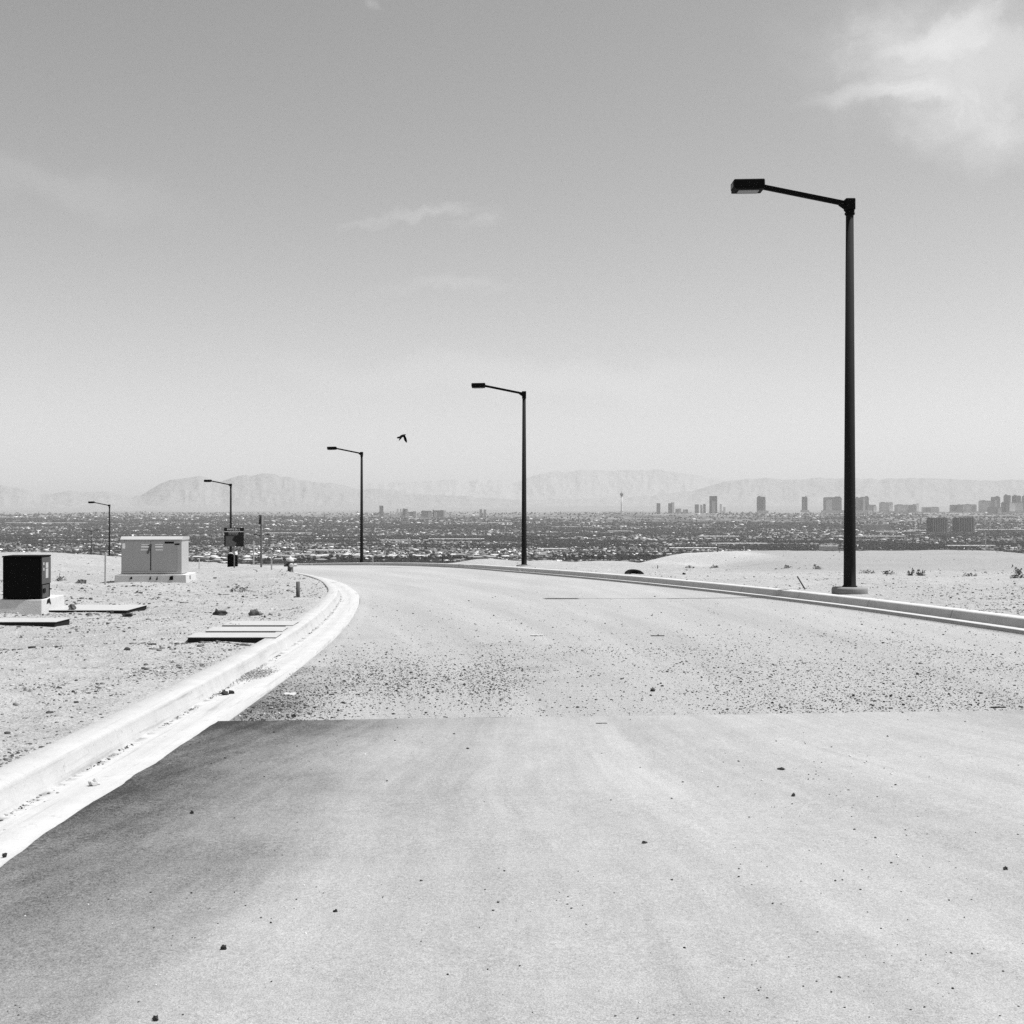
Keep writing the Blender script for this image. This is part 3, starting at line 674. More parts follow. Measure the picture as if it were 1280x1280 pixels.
# tyre half buried behind the right kerb
d = 43.0; x = wx(793, d); zg = Gs(x, d)
b = MB(); rings = []; Rm, rt = .26, .085
for i in range(40):
    a = 2 * math.pi * i / 40; rr_ = []
    for k in range(12):
        q = 2 * math.pi * k / 12; ww = rt * (1 + .1 * math.cos(2 * q)); tread = .006 * (1 if (i % 2) else -1) * max(0, math.cos(q))
        rr_.append(b.bm.verts.new(((Rm + (ww + tread) * math.cos(q)) * math.cos(a), (Rm + (ww + tread) * math.cos(q)) * math.sin(a), rt * .95 * math.sin(q))))
    rings.append(rr_)
for i in range(40):
    for k in range(12): b.bm.faces.new([rings[i][k], rings[(i + 1) % 40][k], rings[(i + 1) % 40][(k + 1) % 12], rings[i][(k + 1) % 12]])
o = b.build('tyre', wornmat('tyre_rubber', .006, .3, 9, .9, 0, 0, .08), None, True); o.location = (x, d, zg - .0); o.rotation_euler = (R(20), R(3), 0)
tag(o, 'black worn tyre lying half buried in dirt behind the right kerb', 'tyre')

# ------------------------------------------------------------------ single rocks and bits
M_RK = wornmat('dark_rock', .035, .6, 10, .95); M_RKL = wornmat('pale_rock', .42, .3, 10, .95); M_RKM = wornmat('grey_rock', .11, .5, 10, .95)
def rock(px, py, wpx, hpx, m, label, d=None, zf=None, seed=1, name='rock', cat='rock', grp=None):
    d = d or float(yrow(py)); x = wx(px, d); r = wpx / F * d / 2 * (.85 if d < 10 else 1); h = hpx / F * d
    b = MB(); b.blob((0, 0, 0), (r, r * .8, h * .6), seed, .62, 2); bmesh.ops.triangulate(b.bm, faces=b.bm.faces)
    o = b.build(name, m); z = zf(x, d) if zf else Gs(x, d); o.location = (x, d, z + h * .3); return tag(o, label, cat, grp)
RZ = lambda x, y: float(zrow(y)) + .004; RB = lambda x, y: float(zrow(y)) - .055; GU = lambda x, y: float(zrow(y)) - .02
rock(274, 771, 15, 8, M_RK, 'dark lumpy rock in the dirt, left one of the pair behind the slabs', 20.7, seed=3)
rock(318, 773, 15, 8, M_RKM, 'grey rounded rock in the dirt, right one of the pair behind the slabs', 20.3, seed=4)
rock(279, 745, 17, 3, M_RK, 'flat dark clod in the dirt well behind the pair of rocks', 26.8, seed=5)
rock(90, 766, 9, 8, M_RKM, 'wedge shaped grey rock on the white slab beside the black cabinet', 21.85, lambda x, y: float(zrow(22)) + .04, seed=6)
rock(138, 767, 9, 5, M_RK, 'dark rock at the front edge of the long white slab', 21.6, seed=7)
rock(158, 772, 13, 6, M_RK, 'broad dark rock just before the right end of the long white slab', 21.0, seed=8)
rock(102, 721, 9, 8, M_RKM, 'pointed grey rock on the slope above the black cabinet', 34, seed=9)
rock(118, 977, 15, 9, M_RKL, 'pale rock lying in the nearest stretch of the left gutter', 7.3, GU, seed=10)
rock(281, 855, 10, 6, M_RK, 'small dark clod in the left gutter', 11.2, GU, seed=12)
rock(289, 854, 8, 5, M_RK, 'smaller dark clod beside the other in the left gutter', 11.25, GU, seed=31)
rock(378, 782, 9, 4, M_RKM, 'small grey clod in the far part of the left gutter', 18.6, GU, seed=13)
rock(279, 1188, 8, 6, M_RK, 'dark stone on the asphalt at the lower left', None, RZ, seed=14)
rock(195, 1277, 8, 7, M_RK, 'dark stone on the asphalt at the very bottom edge', None, RZ, seed=15)
rock(419, 1141, 6, 4, M_RK, 'small dark stone on the asphalt left of centre', None, RZ, seed=16)
rock(992, 996, 6, 4, M_RK, 'dark stone on the asphalt to the right of centre', None, RZ, seed=17)
rock(1257, 1088, 7, 4, M_RK, 'dark stone on the asphalt near the right edge', None, RZ, seed=18)
rock(805, 1055, 8, 3, M_RK, 'flat dark chip on the asphalt right of the middle', None, RZ, seed=19)
rock(977, 963, 9, 3, M_RK, 'flat dark chip on the asphalt nearest below the joint on the right', None, RZ, seed=20)
rock(240, 1018, 5, 4, M_RK, 'dark stone on the dark asphalt beside the left gutter', None, RZ, seed=21)
rock(6, 1071, 6, 5, M_RK, 'dark stone at the gutter lip on the left edge', None, RZ, seed=22)
rock(1147, 837, 4, 3, M_RK, 'dark stone on the gravelly road at the right', None, RB, seed=23)
rock(816, 857, 6, 4, M_RK, 'dark stone among gravel right of the middle', None, RB, seed=24)
rock(367, 888, 6, 4, M_RK, 'dark stone among gravel close to the asphalt joint', None, RB, seed=25)
rock(423, 700, 6, 2, M_RK, 'x', 60, None, seed=26) if False else None
rock(855, 720, 4, 3, M_RK, 'small dark stone in the dirt behind the right kerb', 43, seed=27)
rock(345, 885, 22, 5, M_RKL, 'flat pale stone slab lying in the gravel by the left lip', 11.0, RB, seed=28) if False else None
def flat_bit(px, py, wpx, dep, m, label, name, cat, zf, th=.006, rz=0):
    d = float(yrow(py)); x = wx(px, d); w_ = wpx / F * d; b = MB(); n = 9; rr = random.Random(px)
    top = [(-w_ / 2 + w_ * k / n, dep / 2 * (1 + .3 * rr.uniform(-1, 1))) for k in range(n + 1)]; bot = [(w_ / 2 - w_ * k / n, -dep / 2 * (1 + .3 * rr.uniform(-1, 1))) for k in range(n + 1)]
    vs = [b.bm.verts.new((p, q, 0)) for p, q in top + bot]; f = b.bm.faces.new(vs); e = bmesh.ops.extrude_face_region(b.bm, geom=[f])
    for v in e['geom']:
        if isinstance(v, bmesh.types.BMVert): v.co.z += th + rr.uniform(0, th)
    o = b.build(name, m); o.location = (x, d, zf(x, d) + .002); o.rotation_euler = (0, 0, rz); return tag(o, label, cat)
flat_bit(1248, 877, 19, .02, M_RK, 'flattened dark strip of debris before the joint at the right edge', 'debris_strip', 'debris', RB, .005, .05)
flat_bit(822, 790.5, 17, .02, M_RK, 'thin dark stick lying across the gravelly road', 'stick', 'stick', RB, .006, .03)
flat_bit(671, 790, 15, .10, M_RKL, 'flat pale scrap lying on the gravelly road', 'scrap', 'scrap', RB, .008)
flat_bit(362, 862, 14, .10, M_RKL, 'flat pale scrap lying among the gravel near the left lip', 'scrap', 'scrap', RB, .01)
flat_bit(752, 905, 14, .012, M_RK, 'hair thin dark twig on the asphalt below the joint', 'twig', 'twig', RZ, .0015, .1)
# sand heap in the gutter
gp = RNG.normal(0, 1, (900, 2)) * [.11, .30]; d = 12.7
hx = wx(322, d) + gp[:, 0] * 1.3 + gp[:, 1] * .1; hy = d + gp[:, 1]; hz = zrow(hy) - .02 + .035 * np.exp(-(gp[:, 0] / .14) ** 2 - (gp[:, 1] / .35) ** 2) * RNG.random(900)
scatter('sand_heap', np.stack([hx, hy, hz], 1), RNG.uniform(.004, .010, 900), RNG.uniform(.18, .5, 900), ROCKS, M_STONE, label='spill of gritty sand lying across the left gutter', cat='sand')

# ------------------------------------------------------------------ scrub
M_SCRUB = attr_mat('dry_scrub')
def scrub(px, py, wpx, hpx, label, seed, d=None, tone=(.04, .2), n=46):
    rr = np.random.default_rng(seed); d = d or float(yrow(py)); x = wx(px, d); W_ = wpx / F * d / 2; H_ = hpx / F * d
    V = []; Fc = []; Tn = []
    for k in range(n):
        bx = rr.normal(0, W_ * .45); by = rr.normal(0, W_ * .3); a = rr.uniform(0, 6.28); L = H_ * rr.uniform(.15, 1.0) ** 1.6 * max(.25, 1.25 - abs(bx) / (W_ * .9)) * (1.0 if k % 9 else 1.3)
        tx_, ty_ = bx + math.cos(a) * L * .6, by + math.sin(a) * L * .6; w_ = rr.uniform(.004, .012) * (1 + d / 40)
        i = len(V); V += [(bx - w_, by, -.02), (bx + w_, by, -.02), (tx_, ty_, L), (bx, by + w_, -.02), (tx_ + w_ * 2, ty_, L * .8), (tx_ - w_ * 2, ty_ + w_, L * .55)]
        Fc += [(i, i + 1, i + 2), (i, i + 3, i + 2), (i + 2, i + 4, i + 5)]; Tn += [rr.uniform(*tone)] * 6
    o = new_mesh('desert_scrub', V, Fc, M_SCRUB, tone=Tn); o.location = (x, d, Gs(x, d)); return tag(o, label, 'shrub', 'dry scrub at the foot of the graded pad')
scrub(1138, 719, 5, 8, 'small upright tuft, left one of the dark pair on the right dirt', 1)
scrub(1151, 719, 12, 8, 'wider spiky dark tuft, right one of the dark pair on the right dirt', 2)
scrub(1084, 717, 24, 5, 'low dark scrub directly right of the tallest lamp pole', 3)
scrub(1110, 718, 22, 5, 'thin low scrub halfway between the tallest lamp and the dark tufts', 4)
scrub(1213, 720, 32, 5, 'long low scrub patch between the dark tufts and the right edge', 5)
scrub(1272, 722, 24, 6, 'dark scrub at the right edge of the picture', 6)
scrub(1274, 716, 16, 8, 'bushier scrub rising behind at the right edge of the picture', 7)
scrub(1022, 713, 14, 7, 'pale dry scrub left of the tallest lamp pole', 8, tone=(.15, .3))
scrub(1240, 676, 1, 1, 'x', 9) if False else None
scrub(984, 712, 18, 4, 'low pale scrub in the dirt below the middle of the pad', 10, tone=(.12, .25))
scrub(893, 711, 14, 4, 'low scrub below the pale bank of the graded pad', 11)
scrub(862, 711, 20, 3, 'thin scrub at the foot of the pale bank', 12, tone=(.1, .22))
scrub(300, 741, 34, 7, 'thin dry weeds in the dirt left of the short round post', 13, tone=(.2, .36), n=90)
scrub(412, 724, 12, 2, 'low dark weeds where the left kerb bends away', 14)
scrub(76, 705, 12, 7, 'faint dry weeds on the slope behind the black cabinet', 15, d=36, tone=(.16, .3))

# ------------------------------------------------------------------ bird
d = 36.0
def loft(b, pts, n=10):
    """one closed tapering surface through (px, py, depth, half width, half depth)"""
    rings = []
    P = [Vector((wx(p[0], d), p[2], wz(p[1], d))) for p in pts]
    for i, p in enumerate(pts):
        dr = (P[min(i + 1, len(P) - 1)] - P[max(i - 1, 0)]); dr.y *= .2; dr.normalize(); side = Vector((-dr.z, 0, dr.x)); rr_ = []
        for k in range(n): a = 2 * math.pi * k / n; rr_.append(b.bm.verts.new(P[i] + side * math.cos(a) * p[3] * d / F + Vector((0, 1, 0)) * math.sin(a) * p[4]))
        rings.append(rr_)
    for a_, b_ in zip(rings, rings[1:]):
        for k in range(n): b.bm.faces.new([a_[k], a_[(k + 1) % n], b_[(k + 1) % n], b_[k]])
    b.bm.faces.new(rings[0]); b.bm.faces.new(rings[-1][::-1])
b = MB()
loft(b, [(496.2, 547.3, 0, .5, .03), (497.3, 547.1, 0, 1.15, .035), (499.3, 546.7, 0, 1.0, .03), (501.5, 545.6, 0, 1.6, .045), (503.6, 544.7, 0, 1.7, .05), (505.4, 543.8, 0, 1.0, .035), (506.6, 543.4, 0, .7, .025), (507.5, 543.3, 0, .15, .006)])
loft(b, [(502.6, 544.6, -.02, 1.4, .012), (501.4, 547.0, -.07, 1.3, .010), (500.3, 549.2, -.12, .9, .008), (499.3, 551.3, -.16, .2, .004)])
loft(b, [(504.6, 544.0, .02, 1.2, .012), (505.8, 546.8, .07, 1.6, .010), (506.4, 549.5, .13, 1.7, .008), (507.2, 551.6, .17, 1.1, .006), (507.8, 552.9, .19, .2, .004)])
o = b.build('bird', wornmat('dark_plumage', .004, .3, 20, .9, 0, 0, .05), None, True); o.location = (0, d, 0)
tag(o, 'black bird flying with both wings lowered, between the second and third lamp', 'bird')

# ------------------------------------------------------------------ valley: helper to land a row on the valley floor
yy_ = np.geomspace(2600, 30000, 4000); rows_ = HOR - zrow(yy_) / yy_ * F
def vdist(py):  # monotone part
    return np.interp(py, rows_[::-1], yy_[::-1])
M_TOWN = attr_mat('town_surfaces')
# templates (triangles only)
def tri_box_hip():
    v = [(-1, -1, 0), (1, -1, 0), (1, 1, 0), (-1, 1, 0), (-1, -1, .6), (1, -1, .6), (1, 1, .6), (-1, 1, .6), (-.45, 0, 1), (.45, 0, 1)]
    f = [(0, 1, 5), (0, 5, 4), (1, 2, 6), (1, 6, 5), (2, 3, 7), (2, 7, 6), (3, 0, 4), (3, 4, 7), (4, 5, 9), (4, 9, 8), (5, 6, 9), (6, 7, 8), (6, 8, 9), (7, 4, 8)]
    return np.array(v, float), np.array(f)
def tri_box():
    v = [(-1, -1, 0), (1, -1, 0), (1, 1, 0), (-1, 1, 0), (-1, -1, 1), (1, -1, 1), (1, 1, 1), (-1, 1, 1)]
    f = [(0, 1, 5), (0, 5, 4), (1, 2, 6), (1, 6, 5), (2, 3, 7), (2, 7, 6), (3, 0, 4), (3, 4, 7), (4, 5, 6), (4, 6, 7)]
    return np.array(v, float), np.array(f)
def tree_t(k):
    r = np.random.default_rng(k); V = []; Fc = []
    for j in range(3):
        c = np.array([r.uniform(-.5, .5), r.uniform(-.5, .5), r.uniform(.3, .6)]); s_ = r.uniform(.45, .75)
        Fc.append(OF + len(V) * 6 if False else OF + 6 * j); V.append(OV * (1 + r.uniform(-.3, .3, (6, 1))) * s_ + c)
    return np.vstack(V), np.vstack(Fc)
OV = np.array([(1, 0, 0), (0, 1, 0), (-1, 0, 0), (0, -1, 0), (0, 0, 1), (0, 0, -1)], float); OF = np.array([(0, 1, 4), (1, 2, 4), (2, 3, 4), (3, 0, 4), (1, 0, 5), (2, 1, 5), (3, 2, 5), (0, 3, 5)])
TREES = [tree_t(k) for k in range(6)]; HOUSES = [tri_box_hip(), tri_box_hip(), tri_box()]
def valley_pts(n, mode, lo=638.5, hi=709):
    out = []
    while len(out) < n:
        py = RNG.uniform(lo, hi, 8000); px = RNG.uniform(-200, 1480, 8000); d = vdist(py); x = wx(px, d)
        f = .5 * fbm(x * .45, d, 620, 3, 51) + .5 * fbm(x * .6, d, 190, 2, 61)
        desert = sm(fbm(x, d, 2600, 3, 71), .60, .68) * sm(d, 9000, 13000)
        band = np.where(d < 8500, sm(f, .475, .525), sm(f, .44, .56)); nearf = 1 - sm(d, 6500, 9000)
        p = ((1 - band) * (.75 + .2 * nearf) + .25 - .07 * nearf) if mode == 'tree' else (band * .8 + .2 - .13 * nearf)
        p = p * (1 - .85 * desert) * (1 - .9 * sm(d, 13000, 19500))
        ok = RNG.random(8000) < p; out += list(np.stack([x[ok], d[ok], py[ok]], 1))
    return np.array(out[:n])
def place(p, sink=0): return np.stack([p[:, 0], p[:, 1], G(p[:, 0], p[:, 1]) - sink], 1)
# mass of suburb beyond the ones built singly
tp = valley_pts(70000, 'tree', 640.5); sz = (3.6 + 3.2 * RNG.random(len(tp))) * np.clip(tp[:, 1] / 4800, .8, 2.4)
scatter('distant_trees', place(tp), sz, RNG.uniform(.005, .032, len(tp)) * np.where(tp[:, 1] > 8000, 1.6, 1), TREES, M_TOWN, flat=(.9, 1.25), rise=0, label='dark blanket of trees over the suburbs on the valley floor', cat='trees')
hp = valley_pts(20000, 'house', 640.5); sz = (5.5 + 5 * RNG.random(len(hp)) ** 2) * np.clip(hp[:, 1] / 6500, .8, 2.0)
tn = np.where(RNG.random(len(hp)) < .15, RNG.uniform(.5, .85, len(hp)), RNG.uniform(.05, .28, len(hp)))
scatter('distant_houses', place(hp), sz, tn, HOUSES, M_TOWN, flat=(.45, .75), rise=0, label='mass of pale low houses packed over the valley floor', cat='houses')

# nearest houses and trees, one by one
M_ROOFS = [wornmat('roof_%s' % n_, v_, .2, .2, .9) for n_, v_ in (('pale', .5), ('mid', .24), ('dark', .12))]; M_WALLS = wornmat('house_wall', .28, .15, .2, .9); M_LEAF = wornmat('valley_leaf', .022, .6, .4, 1); M_TRUNK = wornmat('trunk_bark', .1, .3, 2, 1)
def tri_mesh(name, V, Fc, m): o = new_mesh(name, V, Fc, m); return o
def make_house(k):
    r = bpy.data.objects.new('house', None); C.objects.link(r)
    L, Wd = 8 + 2.2 * k % 5, 6.5; b = MB(); b.box(-L, L, -Wd, Wd, -3, 3.4 + (k % 2) * 2.4); b.build('wall', M_WALLS, r)
    z0 = 3.402 + (k % 2) * 2.4; b = MB(); bm = b.bm; a = [bm.verts.new(q) for q in [(-L - .6, -Wd - .6, z0), (L + .6, -Wd - .6, z0), (L + .6, Wd + .6, z0), (-L - .6, Wd + .6, z0), (-L * .45, 0, z0 + 2.3), (L * .45, 0, z0 + 2.3)]]
    for q in [(3, 2, 1, 0), (0, 1, 5, 4), (1, 2, 5), (2, 3, 4, 5), (3, 0, 4)]: bm.faces.new([a[i] for i in q])
    b.build('roof', M_ROOFS[k % 3], r); return r
def make_tree(k):
    r = bpy.data.objects.new('tree', None); C.objects.link(r); b = MB(); b.tube((0, 0, -2), (0, 0, 3.5), .35, .2, 6); b.build('trunk', M_TRUNK, r)
    b = MB(); rr = random.Random(k)
    for j in range(7): s_ = rr.uniform(1.4, 2.6); b.blob((rr.uniform(-2.3, 2.3), rr.uniform(-2.3, 2.3), rr.uniform(3, 6.2)), (s_, s_, s_ * .85), k * 10 + j, .4, 1)
    b.build('crown', M_LEAF, r); return r
SKY_X = [-200, 0, 60, 110, 150, 240, 330, 440, 560, 640, 760, 830, 885, 1180, 1240, 1480]; SKY_Y = [690, 690, 691, 695, 699, 706, 704, 703, 702, 699, 701, 700, 690, 690, 693, 697]
def singles(n, mode, maker, nv, label, cat, group, hs):
    pool = valley_pts(n * 30, mode, 672, 706); px = 640 + F * pool[:, 0] / pool[:, 1]
    keep = (px > 2) & (px < 1278) & (pool[:, 2] < np.interp(px, SKY_X, SKY_Y) - 1.0); pool = pool[keep]; px = px[keep]
    for a_, b_, q_ in [(143, 242, 660), (0, 64, 690), (1050, 1072, 0), (648, 662, 0), (280, 306, 0)]:
        k_ = ~((px > a_ - 2) & (px < b_ + 2) & (pool[:, 2] > q_)); pool = pool[k_]; px = px[k_]
    pool = pool[np.argsort(-pool[:, 2])][:n]; protos = [maker(k) for k in range(nv)]
    Z = G(pool[:, 0], pool[:, 1])
    for i in range(len(pool)):
        o = protos[i] if i < nv else copy_tree(protos[i % nv]); o.location = (pool[i, 0], pool[i, 1], float(Z[i]) + 1.5); s_ = random.uniform(*hs); o.scale = (s_, s_, s_ * random.uniform(.85, 1.15))
        o.rotation_euler = (0, 0, random.uniform(-.5, .5)); tag(o, label, cat, group)
singles(230, 'house', make_house, 6, 'low pale house among dark trees in the nearest suburb below the crest', 'house', 'houses in the nearest suburb below', (.9, 1.35))
singles(230, 'tree', make_tree, 6, 'rounded dark tree between houses in the nearest suburb below the crest', 'tree', 'trees in the nearest suburb below', (1.0, 1.7))

# long low commercial buildings
def facade(name, tone, band=.35, sx=.05, sz_=.25, vert=False):
    def b(t, co):
        x, y, z = t.sep(co)
        hor = t.step(t.m('FRACT', t.m('MULTIPLY', z, sz_)), .45, .55); ver = t.step(t.m('FRACT', t.m('MULTIPLY', t.m('ADD', x, y), sx)), .3, .4)
        m_ = ver if vert else hor
        return t.m('MULTIPLY', tone, t.m('SUBTRACT', 1.0, t.m('MULTIPLY', m_, band)))
    return mat(name, tone, .6, 0, b, .4)
M_BIG = [wornmat('warehouse_roof_white', .8, .1, .05, .8), wornmat('warehouse_wall', .5, .2, .05, .8), wornmat('warehouse_grey', .3, .2, .05, .8)]
def lowblock(px, wpx, py, hpx, label, dep=60, wall=1, roof=0):
    d = float(vdist(py)); x = wx(px, d); Wm = wpx / F * d; H_ = max(hpx / F * d, 4); z = Gs(x, d)
    r = empty('warehouse', (x, d, z), 0, label, 'building', 'long low buildings in the valley')
    MB().box(-Wm / 2, Wm / 2, 0, dep, -6, H_).build('wall', M_BIG[wall], r); MB().box(-Wm / 2 - .5, Wm / 2 + .5, -.5, dep + .5, H_ + .003, H_ + 1.2).build('roof', M_BIG[roof], r)
    nb = max(2, int(Wm / 40)); q = MB()
    for k in range(nb): xx = -Wm / 2 + Wm * (k + .5) / nb; q.box(xx - 4, xx + 4, dep * .4, dep * .5, H_ + 1.203, H_ + 3.2)
    q.build('roof_units', M_BIG[2], r); return r
for a in [(1037, 22, 690, 7, 'pale block just left of the tallest lamp pole, right above the graded pad', 30, 1, 0), (1016, 0, 0, 0, '', 0, 0, 0),
          (1165, 55, 665, 1.6, 'long white roofed building at the foot of the left twin tower', 80), (1245, 90, 664, 2, 'long white roofed building right of the twin dark towers', 80), (1120, 50, 666, 1.6, 'slim white roofed building just left of the twin dark towers', 60),
          (1098, 30, 664, 8, 'grey stepped office block right of the tallest lamp pole', 60, 2, 2), (900, 50, 672, 2, 'white roofed hall in the middle valley below the frame shaped tower', 60), (775, 30, 666, 2, 'white roofed hall below the slim observation tower', 60),
          (868, 60, 687, 2.2, 'long pale roofed hall low down, left of the graded pad brow', 40), (925, 70, 681, 2, 'long pale roofed hall above the left part of the pad', 40), (1090, 90, 672, 2, 'long pale roofed hall right of the tallest lamp and below the office block', 50),
          (570, 70, 676, 2.2, 'long pale roofed hall between the second and third lamp', 50), (505, 60, 677, 1.6, 'pale roofed hall just right of the third lamp', 50), (55, 100, 655.5, 2, 'widest bright white roofed hall at the far left of the valley', 90), (205, 60, 654, 1.4, 'bright white roofed hall above the pale cabinet', 90), (20, 70, 648, 1.6, 'bright strip building at the far left under the mountains', 90),
          (610, 60, 655, 1.6, 'white roofed hall left of the second lamp pole', 80), (980, 60, 648.5, 1.4, 'white roofed hall under the slim dark tower', 90), (805, 50, 650, 1.4, 'white roofed hall under the downtown gap', 90), (445, 40, 655, 1.4, 'white roofed hall around the third lamp pole', 80), (690, 36, 689, 2.4, 'pale roofed hall right of the second lamp pole', 35), (1215, 60, 684, 2, 'pale roofed hall below the right twin tower', 40), (720, 60, 660, 1.6, 'white roofed hall right of the second lamp in the mid valley', 60), (360, 60, 668, 1.6, 'white roofed hall right of the tall grey post', 60), (410, 50, 690, 2, 'pale roofed hall left of the third lamp pole', 40)]:
    if a[2]: lowblock(*a)

# towers
M_TW = {k: facade('tower_' + k, v, bd, sx, sz_, vt) for k, v, bd, sx, sz_, vt in [('dark', .08, .3, .05, .12, False), ('mid', .18, .3, .04, .12, False), ('pale', .42, .25, .04, .12, False), ('white', .7, .2, .04, .1, False), ('ribbed', .06, .6, .06, .1, True)]}
M_CROWN = wornmat('tower_crown', .1, .2, .02, .7)
def tower(px, wpx, pt, pb, key, label, dep=.7, crown=0, name='tower', rz=.12, steps=None, cat='tower', side=None):
    d = float(vdist(pb)); x = wx(px, d); Wm = wpx / F * d; z = Gs(x, d); H_ = wz(pt, d) - z
    r = empty(name, (x, d, z), rz, label, cat, 'towers on the valley skyline')
    MB().box(-Wm / 2, Wm / 2, 0, Wm * dep, -10, H_ - (H_ * .04 if crown else 0), 0).build('body', M_TW[key], r)
    if crown: MB().box(-Wm * .47, Wm * .47, Wm * .03, Wm * dep * .95, H_ * .96 + .01, H_).build('crown', M_CROWN, r)
    if wpx >= 5.5:
        q_ = random.Random(int(px * 10)); o_ = q_.choice((-.3, .3, .22, -.2)) * Wm; cw = Wm * q_.uniform(.12, .2); alt = {'dark': 'mid', 'mid': q_.choice(('dark', 'pale')), 'pale': q_.choice(('mid', 'white'))}.get(key, 'mid')
        MB().box(o_ - cw, o_ + cw, -Wm * .12, -.5, -10, H_ * q_.uniform(.78, .92)).build('front_wing', M_TW[alt], r)
        MB().box(-o_ - cw * .8, -o_ + cw * .8, Wm * .15, Wm * .45, H_ + .01, H_ * 1.05).build('roof_house', M_TW['mid'], r)
        MB().box(-Wm * .8, Wm * .75, -Wm * .5, -Wm * .13, -10, H_ * .16).build('podium', M_TW['pale'], r)
    if steps:
        for (ox, ww, hh) in steps: MB().box(ox * Wm - ww * Wm / 2, ox * Wm + ww * Wm / 2, -Wm * .25, -.5, -10, H_ * hh).build('podium', M_TW['pale'], r)
    return r
# observation tower
d = float(vdist(641)); x = wx(777, d); z = Gs(x, d); u = d / F
r = empty('observation_tower', (x, d, z), 0, 'slim pale observation tower with a dark pod near its top', 'tower', 'towers on the valley skyline'); H_ = wz(613.5, d) - z
MB().lathe([(2.2 * u, -5), (1.4 * u, H_ * .12), (1.0 * u, H_ * .35), (.9 * u, H_ * .74)], 12).build('shaft', M_TW['white'], r)
MB().lathe([(.8 * u, H_ * .74), (1.7 * u, H_ * .79), (2.1 * u, H_ * .84), (1.9 * u, H_ * .88), (.8 * u, H_ * .90)], 16).build('pod', M_TW['dark'], r)
MB().lathe([(.35 * u, H_ * .901), (.25 * u, H_ * .95), (.08 * u, H_)], 8).build('mast', M_TW['mid'], r)
tw = [(823.5, 4, 629, 642.5, 'mid', 'narrow grey tower, first one right of the observation tower'), (837, 3.5, 629, 642, 'mid', 'slim grey tower, left half of the close pair'), (841.5, 3.2, 628, 642, 'pale', 'slim pale tower, right half of the close pair'),
      (871, 5, 630.5, 641.5, 'mid', 'short grey tower two places left of the tall arch shaped tower'), (876.5, 2.5, 631, 641.5, 'pale', 'slim pale tower left of the tall arch shaped tower'), (880.5, 3, 630, 641.5, 'mid', 'slim grey tower touching the tall arch shaped tower'),
      (901, 2.4, 630, 642, 'white', 'slim white tower just right of the tall arch shaped tower'), (905.5, 3, 634, 642, 'white', 'short white block at the right foot of the arch shaped tower'), (848, 7, 636, 642, 'pale', 'low pale block right of the close pair of towers'), (857, 6, 637, 642, 'mid', 'low grey block halfway between the close pair and the arch shaped tower'),
      (952.5, 9, 621, 641.5, 'dark', 'single dark broad tower standing apart left of the tallest lamp'), (1006, 6.5, 621, 640.5, 'dark', 'single slim dark tower nearest the left of the tallest lamp'),
      (1042, 20, 621.5, 641, 'mid', 'wide grey slab tower just left of the tallest lamp pole'), (1074, 9, 622, 641, 'mid', 'grey tower directly right of the tallest lamp pole'), (1082, 9, 621, 641, 'mid', 'second grey tower right of the tallest lamp pole'), (1090, 12, 631, 641, 'mid', 'low grey wing beside the two grey towers right of the lamp'),
      (1109, 14, 628, 641, 'pale', 'pale wide block two widths right of the tallest lamp'), (1133, 22, 631, 641.5, 'pale', 'broad pale low block in the right skyline'), (1146, 6, 630, 641.5, 'white', 'white block at the right end of the broad pale one'), (1165, 18, 634, 641, 'pale', 'lowest pale block in the gap of the right skyline'), (1197, 14, 631, 641, 'mid', 'grey block above the left twin tower'), (1204, 2.5, 630, 641, 'white', 'slim white fin beside the grey block above the twin towers'),
      (1214, 14, 630.5, 641, 'pale', 'pale block above the right twin tower'), (1236, 16, 626, 641, 'pale', 'pale stepped block right of the thin mast'), (1246, 9, 621, 641, 'mid', 'grey tower left of the dark pair at the right edge'), (1245, 14, 634, 643, 'mid', 'low front block before the pale stepped one'),
      (1260, 7, 619, 641, 'dark', 'dark tower, left one of the pair at the right edge'), (1257, 9, 628, 642.5, 'dark', 'shorter dark block in front of the left edge tower'), (1273, 9, 619.5, 641, 'dark', 'dark tower, right one of the pair at the right edge'), (1270, 18, 628, 641.5, 'pale', 'pale curved block below the right edge pair'), (1284, 8, 620, 641, 'mid', 'grey tower cut by the right edge'),
      (477, 4.5, 632, 646, 'mid', 'lone grey tower at the left end of downtown'), (497, 2, 636, 646, 'white', 'slim white slab in downtown'), (501, 1.6, 636, 646, 'white', 'thinnest white slab in downtown'), (506, 6, 636, 646, 'mid', 'grey tower right of the thin white slabs'), (513, 7, 640, 646.5, 'mid', 'low grey block right of the grey downtown tower'), (518, 4, 639, 646.5, 'pale', 'small pale block in downtown'),
      (533, 13, 638.5, 647, 'mid', 'wide grey block, left one of the downtown pair'), (548, 12, 638, 647, 'mid', 'wide grey block, right one of the downtown pair'), (556.5, 2.4, 638, 647, 'white', 'slim pale slab at the right end of the downtown pair'), (541.5, 1.4, 637, 647, 'dark', 'slim dark slab between the two wide downtown blocks'), (601, 3, 636.5, 646, 'pale', 'small pale tower left of the second lamp'), (606, 3, 637, 646, 'pale', 'second small pale tower left of the second lamp')]
for a in tw: tower(*a, crown=a[1] > 5, rz=random.uniform(-.45, .45) if a[1] < 13 else random.uniform(-.12, .12))
